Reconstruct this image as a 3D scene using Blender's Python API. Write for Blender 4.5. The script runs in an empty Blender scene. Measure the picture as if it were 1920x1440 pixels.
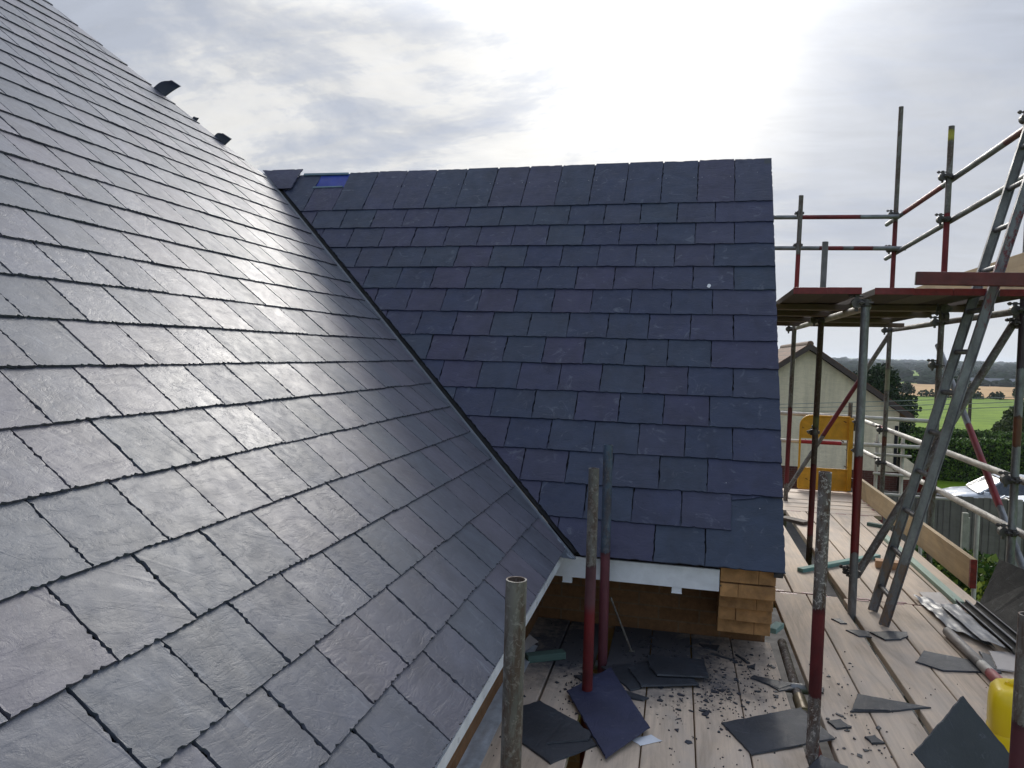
import bpy, bmesh, math, random
from mathutils import Vector, Matrix, noise
R = math.radians
rnd = random.Random(7)
scn = bpy.context.scene
COL = scn.collection

# ---------------------------------------------------------------- camera
cam_d = bpy.data.cameras.new('camera'); cam = bpy.data.objects.new('camera', cam_d); COL.objects.link(cam)
YAW, PIT, ROL = 0.245627, 0.042043, 0.025999
fw = Vector((-math.sin(YAW)*math.cos(PIT), math.cos(YAW)*math.cos(PIT), -math.sin(PIT)))
rt = Vector((math.cos(YAW), math.sin(YAW), 0)); up = rt.cross(fw)
r2 = math.cos(ROL)*rt + math.sin(ROL)*up; u2 = -math.sin(ROL)*rt + math.cos(ROL)*up
m3 = Matrix((r2, u2, -fw)).transposed()
cam.matrix_world = m3.to_4x4()
cam_d.sensor_width = 36; cam_d.lens = 26.747
cam_d.clip_start = 0.05; cam_d.clip_end = 8000
scn.camera = cam

# ---------------------------------------------------------------- light
SUN_EL, SUN_AZ = R(27), R(-3)      # azimuth from +Y towards +X
sdir = Vector((math.sin(SUN_AZ)*math.cos(SUN_EL), math.cos(SUN_AZ)*math.cos(SUN_EL), math.sin(SUN_EL)))
w = bpy.data.worlds.new('World'); scn.world = w; w.use_nodes = True
nt = w.node_tree; nt.nodes.clear()
class NG:
    def __init__(s, tree): s.t = tree
    def n(s, kind, **kw):
        o = s.t.nodes.new(kind)
        for k, v in kw.items():
            if k in ('inp',):
                for kk, vv in v.items():
                    if isinstance(vv, bpy.types.NodeSocket): s.t.links.new(vv, o.inputs[kk])
                    else: o.inputs[kk].default_value = vv
            else: setattr(o, k, v)
        return o
    def l(s, a, b): s.t.links.new(a, b)
    def math(s, op, a, b=None, clamp=False):
        o = s.n('ShaderNodeMath', operation=op, use_clamp=clamp)
        for i, v in enumerate((a, b)):
            if v is None: continue
            if isinstance(v, bpy.types.NodeSocket): s.l(v, o.inputs[i])
            else: o.inputs[i].default_value = v
        return o.outputs[0]
    def noise(s, vec, scale, detail=4, rough=.5, dist=0., out='Fac', dims='3D'):
        o = s.n('ShaderNodeTexNoise', noise_dimensions=dims)
        if vec is not None: s.l(vec, o.inputs['Vector'])
        o.inputs['Scale'].default_value = scale; o.inputs['Detail'].default_value = detail
        o.inputs['Roughness'].default_value = rough; o.inputs['Distortion'].default_value = dist
        return o.outputs[out]
    def ramp(s, fac, stops, interp='LINEAR'):
        o = s.n('ShaderNodeValToRGB'); o.color_ramp.interpolation = interp
        e = o.color_ramp.elements
        while len(e) > 1: e.remove(e[-1])
        for i, (p, c) in enumerate(stops):
            if not hasattr(c, '__len__'): c = (c, c, c)
            x = e[0] if i == 0 else e.new(p)
            x.position = p; x.color = (*c, 1)
        s.l(fac, o.inputs[0]); return o.outputs[0]
    def mix(s, fac, a, b, blend='MIX'):
        o = s.n('ShaderNodeMix', data_type='RGBA', blend_type=blend)
        for i, v in ((0, fac), (6, a), (7, b)):
            if isinstance(v, bpy.types.NodeSocket): s.l(v, o.inputs[i])
            elif i == 0: o.inputs[0].default_value = v
            else: o.inputs[i].default_value = (*v, 1)
        return o.outputs[2]
    def map(s, vec, scale=(1,1,1), rot=(0,0,0), loc=(0,0,0)):
        o = s.n('ShaderNodeMapping'); s.l(vec, o.inputs[0])
        o.inputs['Scale'].default_value = scale; o.inputs['Rotation'].default_value = rot; o.inputs['Location'].default_value = loc
        return o.outputs[0]
g = NG(nt)
tc = g.n('ShaderNodeTexCoord'); dirv = tc.outputs['Generated']
sky = g.n('ShaderNodeTexSky', sky_type='NISHITA', sun_disc=False, sun_elevation=SUN_EL, sun_rotation=SUN_AZ)
sky.air_density = 1.2; sky.dust_density = 2.0; sky.ozone_density = 2.5
bg1 = g.n('ShaderNodeBackground'); g.l(sky.outputs[0], bg1.inputs[0]); bg1.inputs[1].default_value = 0.13
# cloud deck: project the direction onto a flat layer
sep = g.n('ShaderNodeSeparateXYZ'); g.l(dirv, sep.inputs[0])
den = g.math('ADD', g.math('MAXIMUM', sep.outputs[2], 0.0), 0.22)
cmb = g.n('ShaderNodeCombineXYZ'); g.l(g.math('DIVIDE', sep.outputs[0], den), cmb.inputs[0]); g.l(g.math('DIVIDE', sep.outputs[1], den), cmb.inputs[1])
pl = cmb.outputs[0]
dt = g.n('ShaderNodeVectorMath', operation='DOT_PRODUCT'); g.l(dirv, dt.inputs[0]); dt.inputs[1].default_value = sdir
dot = g.math('MAXIMUM', dt.outputs['Value'], 0.0)
n1 = g.noise(g.map(pl, (1.0, 1.25, 1), (0,0,.5), (11.3, 2.2, 0)), 1.5, 14, .64, .3)      # large lumps
n2 = g.noise(g.map(pl, (1.0, 3.2, 1), (0,0,-.35), (1, 5, 0)), 4.5, 8, .6, .6)   # streaks
n3 = g.noise(g.map(pl, (1,1,1), (0,0,0), (7,2,0)), 0.9, 3, .5, 0)
thick = g.ramp(g.math('ADD', g.math('MULTIPLY', n1, .75), g.math('MULTIPLY', n2, .25)), [(.41, 1.0), (.48, .8), (.53, .35), (.60, .0)])
thick = g.math('MULTIPLY', thick, g.ramp(sep.outputs[0], [(.0, 1.0), (.12, .25)]))
gl1 = g.math('POWER', dot, 9); gl2 = g.math('POWER', dot, 50); gl3 = g.math('POWER', dot, 400)
lum = g.math('ADD', g.math('MULTIPLY', gl1, .10), g.math('ADD', g.math('MULTIPLY', gl2, .7), g.math('MULTIPLY', gl3, 2.5)))
thin = g.mix(1.0, (.72, .715, .70), g.mix(1, (1.0, .975, .91), lum, 'MULTIPLY'), 'ADD')
thk = g.mix(1.0, (.40, .435, .51), g.mix(1, (1.0, .98, .95), g.math('MULTIPLY', lum, .8), 'MULTIPLY'), 'ADD')
cloud = g.mix(thick, thk, thin)
stre = g.ramp(n2, [(.3, .93), (.7, 1.06)])
cloud = g.mix(1.0, cloud, stre, 'MULTIPLY')
hz = g.ramp(sep.outputs[2], [(0.0, 1.0), (.16, 0.0)])
cloud = g.mix(g.math('MULTIPLY', hz, .8), cloud, (.66, .68, .70))
bg2 = g.n('ShaderNodeBackground'); g.l(cloud, bg2.inputs[0]); 
upb = g.math('MULTIPLY', g.ramp(sep.outputs[2], [(.38, 1.0), (.60, 3.2)]), g.ramp(sep.outputs[1], [(-.45, .72), (.25, 1.0)])); bkb = g.ramp(sep.outputs[1], [(-.3, 1.7), (.25, .9)])
g.l(g.math('MULTIPLY', upb, bkb) if False else g.math('MAXIMUM', upb, bkb), bg2.inputs[1])
# cover: full ahead, opening to blue sky overhead and behind
cov = g.math('ADD', g.math('MULTIPLY', sep.outputs[1], .9), g.math('MULTIPLY', sep.outputs[2], -.75))
cov = g.math('ADD', cov, g.math('MULTIPLY', g.math('SUBTRACT', n3, .5), .8))
cover = g.ramp(cov, [(-.25, 0.30), (.0, .50), (.16, 1.0)])
# unseen sky overhead and behind the camera, brightened to lift light on the scene
mx = g.n('ShaderNodeMixShader'); g.l(cover, mx.inputs[0]); g.l(bg1.outputs[0], mx.inputs[1]); g.l(bg2.outputs[0], mx.inputs[2])
wo = g.n('ShaderNodeOutputWorld'); g.l(mx.outputs[0], wo.inputs[0])

sl = bpy.data.lights.new('sun', 'SUN'); sl.energy = 2.7; sl.angle = R(22); sl.color = (1, .95, .87)
so = bpy.data.objects.new('sun', sl); COL.objects.link(so); so.rotation_euler = (-sdir).to_track_quat('-Z', 'Y').to_euler()
vs = scn.view_settings; vs.view_transform = 'Standard'; vs.look = 'None'; vs.exposure = 0.22; vs.gamma = 1
scn.cycles.use_denoising = True
scn.cycles.max_bounces = 6; scn.cycles.transparent_max_bounces = 8
scn.cycles.volume_bounces = 0

# ---------------------------------------------------------------- materials
def mat(name, build, rough=.6, spec=.5, metal=0.):
    m = bpy.data.materials.new(name); m.use_nodes = True
    t = m.node_tree; b = t.nodes['Principled BSDF']
    b.inputs['Roughness'].default_value = rough; b.inputs['Specular IOR Level'].default_value = spec; b.inputs['Metallic'].default_value = metal
    build(NG(t), b); return m
def bump(g, b, h, strength, dist, prev=None):
    o = g.n('ShaderNodeBump'); o.inputs['Strength'].default_value = strength; o.inputs['Distance'].default_value = dist
    g.l(h, o.inputs['Height'])
    if prev is not None: g.l(prev, o.inputs['Normal'])
    g.l(o.outputs[0], b.inputs['Normal']); return o.outputs[0]
def coord(g, k='Object'): return g.n('ShaderNodeTexCoord').outputs[k]

def m_slate(c1, c2, c3, rot, axis_stretch=(1, 1, 1), ro=(.36, .52), grain_st=(1, .22, 1), bs=(.14, .36, .30)):
    def f(g, b):
        c = coord(g); geo = g.n('ShaderNodeNewGeometry'); rpi = geo.outputs['Random Per Island']
        base = g.ramp(rpi, [(0, c1), (.35, c2), (.7, c3), (1, c1)])
        cv = g.map(c, (1,1,1), rot)
        off = g.n('ShaderNodeVectorMath', operation='ADD'); g.l(cv, off.inputs[0])
        cb = g.n('ShaderNodeCombineXYZ'); g.l(g.math('MULTIPLY', rpi, 37.), cb.inputs[0]); g.l(g.math('MULTIPLY', rpi, 91.), cb.inputs[1]); g.l(cb.outputs[0], off.inputs[1])
        v = off.outputs[0]
        cloud = g.noise(v, 7, 5, .6, .4)
        col = g.mix(.55, base, g.ramp(cloud, [(.3, (.55,.55,.55)), (.7, (1.35,1.35,1.35))]), 'MULTIPLY')
        # chalky scuffs
        sc = g.ramp(g.noise(g.map(v, (1, 3.5, 1), (0, 0, .6)), 9, 7, .68, 1.2), [(.59, 0.), (.66, .45), (.74, .9)])
        col = g.mix(g.math('MULTIPLY', sc, .5), col, (.19, .21, .25))
        g.l(col, b.inputs['Base Color'])
        rr = g.ramp(g.noise(v, 16, 6, .65, .5), [(.3, ro[0]), (.7, ro[1])])
        rr2 = g.math('ADD', rr, g.math('MULTIPLY', g.math('SUBTRACT', rpi, .5), .07)); g.l(rr2, b.inputs['Roughness'])
        riv = g.noise(g.map(v, axis_stretch, (0, 0, .35)), 8, 9, .60, 1.1)
        rdg = g.ramp(riv, [(.36, 0.), (.42, .35), (.435, .6), (.56, .66), (.575, 1.)])
        p = bump(g, b, rdg, bs[0], .004)
        # fine linear grain of the cleft surface, its direction turning from slate to slate
        vr = g.n('ShaderNodeVectorRotate', rotation_type='Z_AXIS'); g.l(v, vr.inputs['Vector']); g.l(g.math('MULTIPLY', g.math('SUBTRACT', rpi, .5), 1.6), vr.inputs['Angle'])
        grain = g.noise(g.map(vr.outputs[0], grain_st, (0, 0, .5)), 34, 6, .72, .7)
        p = bump(g, b, g.ramp(grain, [(.30, 0.), (.46, .62), (.5, .7), (.75, 1.)]), bs[1], .0028, p)
        bump(g, b, g.noise(v, 170, 5, .7, .3), bs[2], .0010, p)
    return mat('slate', f, .45, .5)
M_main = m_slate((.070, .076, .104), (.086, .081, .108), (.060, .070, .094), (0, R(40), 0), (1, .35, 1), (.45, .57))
M_wing = m_slate((.024, .032, .076), (.034, .033, .076), (.027, .041, .074), (R(52), 0, 0), (.5, 1, 1), (.50, .66), (.22, 1, 1), (.35, .6, .4))  # wing copy of the slate, painted darker and bluer to stand for shade
M_loose = m_slate((.034, .038, .054), (.042, .042, .054), (.031, .038, .048), (0, 0, 0), (1, .5, 1), (.45, .6))  # loose pieces: slate colour lowered, their shade is in the colour
M_loose_blue = m_slate((.027, .032, .075), (.027, .032, .075), (.027, .032, .075), (0, 0, 0), (1, .5, 1), (.5, .62))

def m_plain(name, col, rough=.6, var=.2, scale=8, bumpd=0., bscale=40, metal=0., spec=.5):
    def f(g, b):
        c = coord(g); n = g.noise(c, scale, 6, .6, .3)
        g.l(g.mix(1., col, g.ramp(n, [(.3, 1-var), (.7, 1+var)]), 'MULTIPLY'), b.inputs['Base Color'])
        g.l(g.ramp(g.noise(c, scale*3, 4), [(.3, max(0.05, rough-.1)), (.7, min(1, rough+.1))]), b.inputs['Roughness'])
        if bumpd: bump(g, b, g.noise(c, bscale, 5, .6), .6, bumpd)
    return mat(name, f, rough, spec, metal)
def m_wood(name, c1, c2, grey=(.30,.28,.26), greyamt=.5, dust=0.):
    def f(g, b):
        c = coord(g); rn = g.n('ShaderNodeObjectInfo').outputs['Random']
        off = g.n('ShaderNodeVectorMath', operation='ADD'); g.l(c, off.inputs[0])
        cb = g.n('ShaderNodeCombineXYZ'); g.l(g.math('MULTIPLY', rn, 53.), cb.inputs[0]); g.l(g.math('MULTIPLY', rn, 17.), cb.inputs[1]); g.l(cb.outputs[0], off.inputs[1])
        v = off.outputs[0]
        gr = g.noise(g.map(v, (.5, 14, 14)), 4, 8, .65, .4)
        col = g.mix(g.ramp(gr, [(.35, 0.), (.65, 1.)]), c1, c2)
        st = g.noise(g.map(v, (1, 2.2, 2)), 2.6, 6, .6, .5)
        col = g.mix(g.math('MULTIPLY', g.ramp(st, [(.4, 0.), (.62, 1.)]), greyamt), col, grey)
        bl = g.noise(g.map(v, (.7, 3, 1)), 1.7, 8, .68, .8)
        col = g.mix(1., col, g.ramp(bl, [(.28, .62), (.5, 1.0), (.72, 1.16)]), 'MULTIPLY')
        col = g.mix(g.math('MULTIPLY', g.ramp(rn, [(0, 0.), (1, 1.)]), .22), col, (.46, .40, .34))
        # knots and scuffs
        kn = g.ramp(g.noise(g.map(v, (1, 2.5, 1)), 9, 3, .5, 1.), [(.72, 0.), (.77, 1.)])
        col = g.mix(g.math('MULTIPLY', kn, .35), col, (.10, .07, .05))
        if dust:
            # dark slate dust, thickest where the slater has been cutting (world position)
            geo = g.n('ShaderNodeNewGeometry').outputs['Position']
            dn = g.noise(geo, 3.2, 7, .65, .8); fine = g.noise(geo, 30, 6, .7, .5)
            d1 = g.n('ShaderNodeVectorMath', operation='DISTANCE'); g.l(geo, d1.inputs[0]); d1.inputs[1].default_value = (-.35, 4.1, -1.56)
            near = g.ramp(d1.outputs['Value'], [(.12, .60), (.62, .28), (1.05, .0)])
            k = g.ramp(g.math('ADD', g.math('ADD', near, g.math('MULTIPLY', dn, .6)), g.math('MULTIPLY', fine, .35)), [(.62, 0.), (.92, .95)])
            col = g.mix(g.math('MULTIPLY', k, dust), col, (.055, .06, .075))
        g.l(col, b.inputs['Base Color'])
        p = bump(g, b, gr, .25, .0015)
        bump(g, b, g.noise(v, 60, 4, .6), .15, .001, p)
    return mat(name, f, .75, .3)
M_board = m_wood('board_timber', (.66, .52, .39), (.50, .39, .295), (.47, .405, .35), .55, 1.0)
M_toe = m_wood('toe_timber', (.50, .36, .20), (.42, .29, .15), (.30, .24, .17), .3)
M_under = m_wood('shade_dark_timber', (.048, .024, .017), (.03, .016, .012), (.032, .022, .02), .5)  # upper platform boards: underside shade put into a very dark base colour
M_bearer = m_wood('bearer_timber', (.12, .065, .04), (.08, .045, .03), (.07, .05, .04), .5)  # bearers darkened as well, shade under the platform painted into the timber
M_green = m_wood('green_timber', (.16, .34, .30), (.10, .25, .23), (.22, .32, .28), .4)
M_palegreen = m_wood('pale_green_timber', (.30, .44, .36), (.24, .38, .31), (.36, .42, .36), .4)
M_dkgreen = m_wood('dark_green_timber', (.05, .14, .12), (.035, .10, .09), (.05, .10, .09), .3)
M_block = m_wood('block_timber', (.48, .26, .12), (.38, .20, .10), (.30, .18, .10), .2)
M_redpaint = m_plain('red_paint', (.15, .009, .011), .5, .35, 20, .001)
M_redbeam = m_plain('red_brown_paint', (.115, .016, .013), .5, .4, 9, .001)
M_band = m_plain('hoop_iron_red', (.17, .012, .012), .5, .5, 30, .001)

def m_tube(name, steel=(.27, .28, .29), rust=.3, metal=.55, rough=.5, spat=.15):
    def f(g, b):
        c = coord(g); a = g.n('ShaderNodeVertexColor', layer_name='paint')
        n = g.noise(g.map(c, (1, 1, .30)), 24, 9, .74, .5); n2 = g.noise(g.map(c, (1, 1, .5)), 7, 6, .65, .4); n4 = g.noise(c, 55, 6, .75, .6)
        steelc = g.mix(g.ramp(n2, [(.35, 0.), (.65, .9)]), steel, tuple(x*.45 for x in steel))
        steelc = g.mix(g.math('MULTIPLY', g.ramp(n, [(.46, 0.), (.56, 1.)]), rust), steelc, (.085, .05, .035))
        steelc = g.mix(g.math('MULTIPLY', g.ramp(n4, [(.53, 0.), (.61, 1.)]), spat), steelc, (.42, .39, .36))
        msk = g.math('ADD', a.outputs['Alpha'], g.math('MULTIPLY', g.math('SUBTRACT', n, .5), 1.5))
        msk = g.ramp(g.math('ADD', msk, g.math('MULTIPLY', g.math('SUBTRACT', n4, .5), .8)), [(.50, 0.), (.58, 1.)])
        g.l(g.mix(msk, steelc, g.mix(1., a.outputs['Color'], g.ramp(n2, [(.3, .35), (.7, .95)]), 'MULTIPLY')), b.inputs['Base Color'])
        g.l(g.math('MULTIPLY', g.math('SUBTRACT', 1., msk), metal), b.inputs['Metallic'])
        g.l(g.ramp(n, [(.3, rough-.12), (.7, rough+.2)]), b.inputs['Roughness'])
        p = bump(g, b, n, .4, .001); bump(g, b, n4, .3, .0006, p)
    return mat(name, f)
M_steel = m_tube('galvanised_tube')
M_steel_dark = m_tube('weathered_tube', (.19, .178, .16), .8, .2, .65, .35)
M_steel_dirty = m_tube('mortar_spattered_tube', (.17, .15, .14), .95, .05, .8, 1.0)
M_pale = m_tube('pale_tube', (.62, .58, .52), .12, .15, .6)
M_brown = m_tube('rusty_tube', (.085, .055, .04), .6, .2, .7)
M_bluetube = m_tube('blue_grey_tube', (.085, .12, .175), .5, .3, .55)
M_coupler = m_plain('coupler_steel', (.09, .08, .075), .55, .5, 30, .001, 60, .5)
M_alu = m_tube('ladder_alloy', (.22, .22, .23), .15, .5, .5)
M_white = m_plain('white_upvc', (.72, .74, .78), .35, .13, 9)
M_lining = m_plain('valley_lining', (.085, .10, .125), .4, .25, 10, .001)
M_deck = m_plain('deck_dark', (.012, .012, .014), .9, .2)
M_membrane = m_plain('blue_membrane', (.006, .03, .26), .45, .25, 6, .002)
M_navy = m_plain('navy_membrane', (.006, .012, .04), .4, .3, 6)
M_yellow = m_plain('yellow_gate_paint', (.62, .30, .012), .45, .18, 12)
M_can = m_plain('yellow_plastic', (.80, .56, .008), .35, .04, 4)
M_black = m_plain('black_plastic', (.012, .012, .014), .75, .3, 6, spec=.2)
M_lead = m_plain('lead_sheet', (.14, .145, .16), .5, .5, 5, .004, 9, .1)
M_palesheet = m_plain('pale_sheet', (.40, .36, .34), .6, .1, 5)
M_greyplastic = m_plain('grey_film', (.42, .46, .50), .4, .25, 14, .004, 20)
M_paper = m_plain('paper', (.70, .72, .76), .7, .05, 4)
def m_brick(name, c1, c2, mortar, sx=1., rough=.85, scale=1.0, axis='x'):
    def f(g, b):
        c = coord(g); s = g.n('ShaderNodeSeparateXYZ'); g.l(c, s.inputs[0]); cb = g.n('ShaderNodeCombineXYZ')
        g.l(g.math('ADD', s.outputs[0], s.outputs[1]), cb.inputs[0]); g.l(s.outputs[2], cb.inputs[1])
        br = g.n('ShaderNodeTexBrick'); g.l(cb.outputs[0], br.inputs['Vector'])
        br.inputs['Scale'].default_value = 1; br.inputs['Brick Width'].default_value = .225*scale; br.inputs['Row Height'].default_value = .075*scale
        br.inputs['Mortar Size'].default_value = .005; br.inputs['Color1'].default_value = (*c1, 1); br.inputs['Color2'].default_value = (*c2, 1); br.inputs['Mortar'].default_value = (*mortar, 1)
        n = g.noise(c, 35, 6, .7)
        g.l(g.mix(1., br.outputs['Color'], g.ramp(n, [(.3, .75), (.7, 1.2)]), 'MULTIPLY'), b.inputs['Base Color'])
        p = bump(g, b, br.outputs['Fac'], -.5, .004); bump(g, b, n, .5, .003, p)
    return mat(name, f, rough, .2)
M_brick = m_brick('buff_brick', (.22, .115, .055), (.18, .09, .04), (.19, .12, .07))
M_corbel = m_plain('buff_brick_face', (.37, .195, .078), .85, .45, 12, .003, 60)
M_redbrick = m_brick('red_brick', (.11, .035, .022), (.075, .028, .02), (.13, .10, .08))

# ---------------------------------------------------------------- mesh helpers
def empty(name, loc=(0,0,0), rz=0):
    o = bpy.data.objects.new(name, None); COL.objects.link(o); o.location = loc; o.rotation_euler = (0,0,rz); o.empty_display_size = .1
    return o
def tag(o, label=None, cat=None, group=None, kind=None):
    if label: o['label'] = label
    if cat: o['category'] = cat
    if group: o['group'] = group
    if kind: o['kind'] = kind
    return o
class MB:
    def __init__(s): s.v = []; s.f = []; s.col = []
    def add(s, vs, fs):
        k = len(s.v); s.v += [tuple(x) for x in vs]; s.f += [tuple(i+k for i in f) for f in fs]
    def box(s, c, d, M=None):
        x, y, z = (q/2 for q in d)
        vs = [Vector((sx*x, sy*y, sz*z)) for sz in (-1,1) for sy in (-1,1) for sx in (-1,1)]
        if M is not None: vs = [M @ q for q in vs]
        vs = [q+Vector(c) for q in vs]
        s.add(vs, [(0,2,3,1),(4,5,7,6),(0,1,5,4),(2,6,7,3),(0,4,6,2),(1,3,7,5)])
    def cyl(s, p0, p1, r, seg=12, r1=None, cap=True):
        p0 = Vector(p0); p1 = Vector(p1); ax = (p1-p0).normalized()
        a = ax.orthogonal().normalized(); b = ax.cross(a); r1 = r if r1 is None else r1; vs = []
        for p, rr in ((p0, r), (p1, r1)):
            for i in range(seg):
                t = 2*math.pi*i/seg; vs.append(p+(a*math.cos(t)+b*math.sin(t))*rr)
        fs = [(i, (i+1)%seg, seg+(i+1)%seg, seg+i) for i in range(seg)]
        if cap: fs += [tuple(range(seg-1,-1,-1)), tuple(range(seg, 2*seg))]
        s.add(vs, fs)
    def prism(s, poly, h0, h1):
        n = len(poly); vs = [(x, y, h0) for x, y in poly]+[(x, y, h1) for x, y in poly]
        s.add(vs, [tuple(range(n-1,-1,-1)), tuple(range(n, 2*n))]+[(i, (i+1)%n, n+(i+1)%n, n+i) for i in range(n)])
    def path(s, pts, r, seg=8):
        for a, b in zip(pts[:-1], pts[1:]): s.cyl(a, b, r, seg)
    def build(s, name, m, parent=None, smooth=False, bevel=0.):
        me = bpy.data.meshes.new(name); me.from_pydata(s.v, [], s.f); me.update()
        if s.col:
            ca = me.color_attributes.new('paint', 'FLOAT_COLOR', 'POINT')
            for i, c in enumerate(s.col): ca.data[i].color = c
        if m is not None: me.materials.append(m)
        o = bpy.data.objects.new(name, me); COL.objects.link(o)
        if parent: o.parent = parent
        if smooth:
            for p in me.polygons: p.use_smooth = True
            me.set_sharp_from_angle(angle=R(40))
        if bevel:
            bm = bmesh.new(); bm.from_mesh(me); bmesh.ops.recalc_face_normals(bm, faces=bm.faces)
            bmesh.ops.bevel(bm, geom=bm.edges[:], offset=bevel, segments=2, affect='EDGES', profile=.6); bm.to_mesh(me); bm.free()
        return o
def recalc(o):
    bm = bmesh.new(); bm.from_mesh(o.data); bmesh.ops.recalc_face_normals(bm, faces=bm.faces); bm.to_mesh(o.data); bm.free(); return o

# ---------------------------------------------------------------- roof frames
SK, P1, P2 = 0.0309646, 0.697373, 0.907764
G1, G2 = 0.2034, 0.2033
aL = Vector((-math.sin(SK), math.cos(SK), 0)); nL = Vector((-math.cos(SK), -math.sin(SK), 0))
upL = nL*math.cos(P1)+Vector((0,0,math.sin(P1))); NL = upL.cross(aL)*-1
if NL.z < 0: NL = -NL
OL = Vector((-.59951, 2.0, -.99584))
upR = Vector((0, math.cos(P2), math.sin(P2))); NR = Vector((0, -math.sin(P2), math.cos(P2))); E0 = Vector((.41666, 3.81268, -1.03122)); aR = Vector((1,0,0))
def clip(poly, a, b, c):          # keep a*x+b*y<=c
    out = []
    for i in range(len(poly)):
        p, q = poly[i], poly[(i+1)%len(poly)]
        dp, dq = a*p[0]+b*p[1]-c, a*q[0]+b*q[1]-c
        if dp <= 0: out.append(p)
        if (dp < 0 < dq) or (dq < 0 < dp):
            t = dp/(dp-dq); out.append((p[0]+(q[0]-p[0])*t, p[1]+(q[1]-p[1])*t))
    return out
# valley line in both frames (intersection of the two planes)
vd = NL.cross(NR).normalized()
if vd.z < 0: vd = -vd
A_ = Matrix((NL, NR, vd)); v0 = A_.inverted() @ Vector((OL.dot(NL), E0.dot(NR), E0.dot(vd)))
def inL(X): d = X-OL; return (d.dot(aL), d.dot(upL))
def inR(X): d = X-E0; return (d.x, d.dot(upR))
VL0, VL1 = inL(v0), inL(v0+vd); VR0, VR1 = inR(v0), inR(v0+vd)
def halfplane(p, q, side, off=0.):  # line through p,q ; returns (a,b,c) keeping the side of point `side`, shifted inwards by off
    nx, ny = q[1]-p[1], -(q[0]-p[0]); l = math.hypot(nx, ny); nx /= l; ny /= l; c = nx*p[0]+ny*p[1]
    if nx*side[0]+ny*side[1] > c: nx, ny, c = -nx, -ny, -c
    return (nx, ny, c-off)
HA, HB = (3.628, 3.770), (2.94, 5.545)      # hip line on the main slope

def slate(mb, poly, fr, u0, tail=.0185, L=.5, t=.0078, step=.014, jit=.0042):
    """one slate: poly in (a,u); chipped, bevelled edges; tilted so its tail rides over the course below"""
    O, a, u, N = fr
    # drop tiny
    if len(poly) < 3: return
    ar = abs(sum(poly[i][0]*poly[(i+1)%len(poly)][1]-poly[(i+1)%len(poly)][0]*poly[i][1] for i in range(len(poly))))/2
    if ar < 4e-4: return
    cx = sum(p[0] for p in poly)/len(poly); cy = sum(p[1] for p in poly)/len(poly)
    pts = []; nseg = []
    for i in range(len(poly)):
        p, q = poly[i], poly[(i+1)%len(poly)]; l = math.hypot(q[0]-p[0], q[1]-p[1])
        if l < 1e-5: continue
        n = max(1, int(l/step)); nx, ny = (q[1]-p[1])/l, -(q[0]-p[0])/l
        if nx*(cx-p[0])+ny*(cy-p[1]) > 0: nx, ny = -nx, -ny
        for k in range(n):
            s = k/n+(rnd.uniform(-.3, .3)/n if k else 0)
            pts.append((p[0]+(q[0]-p[0])*s, p[1]+(q[1]-p[1])*s, nx, ny, k == 0))
    top = []; bot = []
    dth = rnd.uniform(-.0012, .0012); tx = rnd.uniform(-.006, .006)
    for x, y, nx, ny, cor in pts:
        ins = rnd.uniform(.0003, .0014); cut = 0.
        if not cor and rnd.random() < .26: cut = rnd.uniform(.0015, jit*1.7); ins += cut
        h = tail*(1-(y-u0)/L)+dth+tx*(x-cx)
        wob = rnd.uniform(-.0008, .0008)
        bot.append(O+a*(x+nx*(wob-cut*.8))+u*(y+ny*(wob-cut*.8))+N*(h-t))
        top.append(O+a*(x-nx*ins)+u*(y-ny*ins)+N*(h-rnd.uniform(0, .0006)))
    n = len(top); k = len(mb.v)
    mb.v += [tuple(q) for q in top]+[tuple(q) for q in bot]
    ori = (top[1]-top[0]).cross(top[n//2]-top[0]).dot(N)
    idx = list(range(n))
    area = sum(pts[i][0]*pts[(i+1)%n][1]-pts[(i+1)%n][0]*pts[i][1] for i in range(n))
    flip = (a.cross(u).dot(N) < 0) != (area < 0)
    f = tuple(k+i for i in idx); mb.f.append(tuple(reversed(f)) if flip else f)
    for i in range(n):
        j = (i+1) % n; q = (k+i, k+n+i, k+n+j, k+j)
        mb.f.append(tuple(reversed(q)) if flip else q)

house = tag(empty('house', (0, 4.3, -5)), 'house under construction with slated roofs meeting in a valley, buff brick walls and white fascia', 'house')
def house_part(mb, name, m, **kw):
    o = mb.build(name, m, **kw); o.parent = house; o.matrix_parent_inverse = Matrix.Translation((0, -4.3, 5)); return o
def sub(o, parent): o.parent = parent; o.matrix_parent_inverse = (parent.matrix_parent_inverse.inverted() @ Matrix.Identity(4)) if False else Matrix.Identity(4); return o

# main roof slates
frL = (OL, aL, upL, NL); W1 = .23565
mb = MB()
hv = halfplane(VL0, VL1, (0, 1.0), .078); hh = halfplane(HA, HB, (0, 1.0))
for r in range(0, 32):
    u0 = r*G1; off = .02+(r % 2)*.1178-.0035*r
    top_len = G1+.05
    k = -17
    while True:
        a0 = off+k*W1; k += 1
        if a0 > 4.2: break
        if a0 < -3.6: continue
        near = (a0+.4)**2+(u0-.4)**2
        jx = rnd.uniform(-.0012, .0012); jy = rnd.uniform(-.0022, .0022)
        gp = rnd.uniform(.0036, .0060)
        poly = [(a0+gp/2+jx, u0+jy), (a0+W1-gp/2+jx, u0+jy+rnd.uniform(-.001,.001)), (a0+W1-gp/2+jx, u0+top_len), (a0+gp/2+jx, u0+top_len)]
        poly = clip(poly, *hv); 
        if poly: poly = clip(poly, hh[0], hh[1], hh[2]+.012+.012*rnd.random())
        if len(poly) < 3: continue
        slate(mb, poly, frL, u0, step=.0075 if near < 7 else .022, jit=.0038)
main_roof = empty('main_roof'); main_roof.parent = house; main_roof.location = (0, -4.3, 5)
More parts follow.
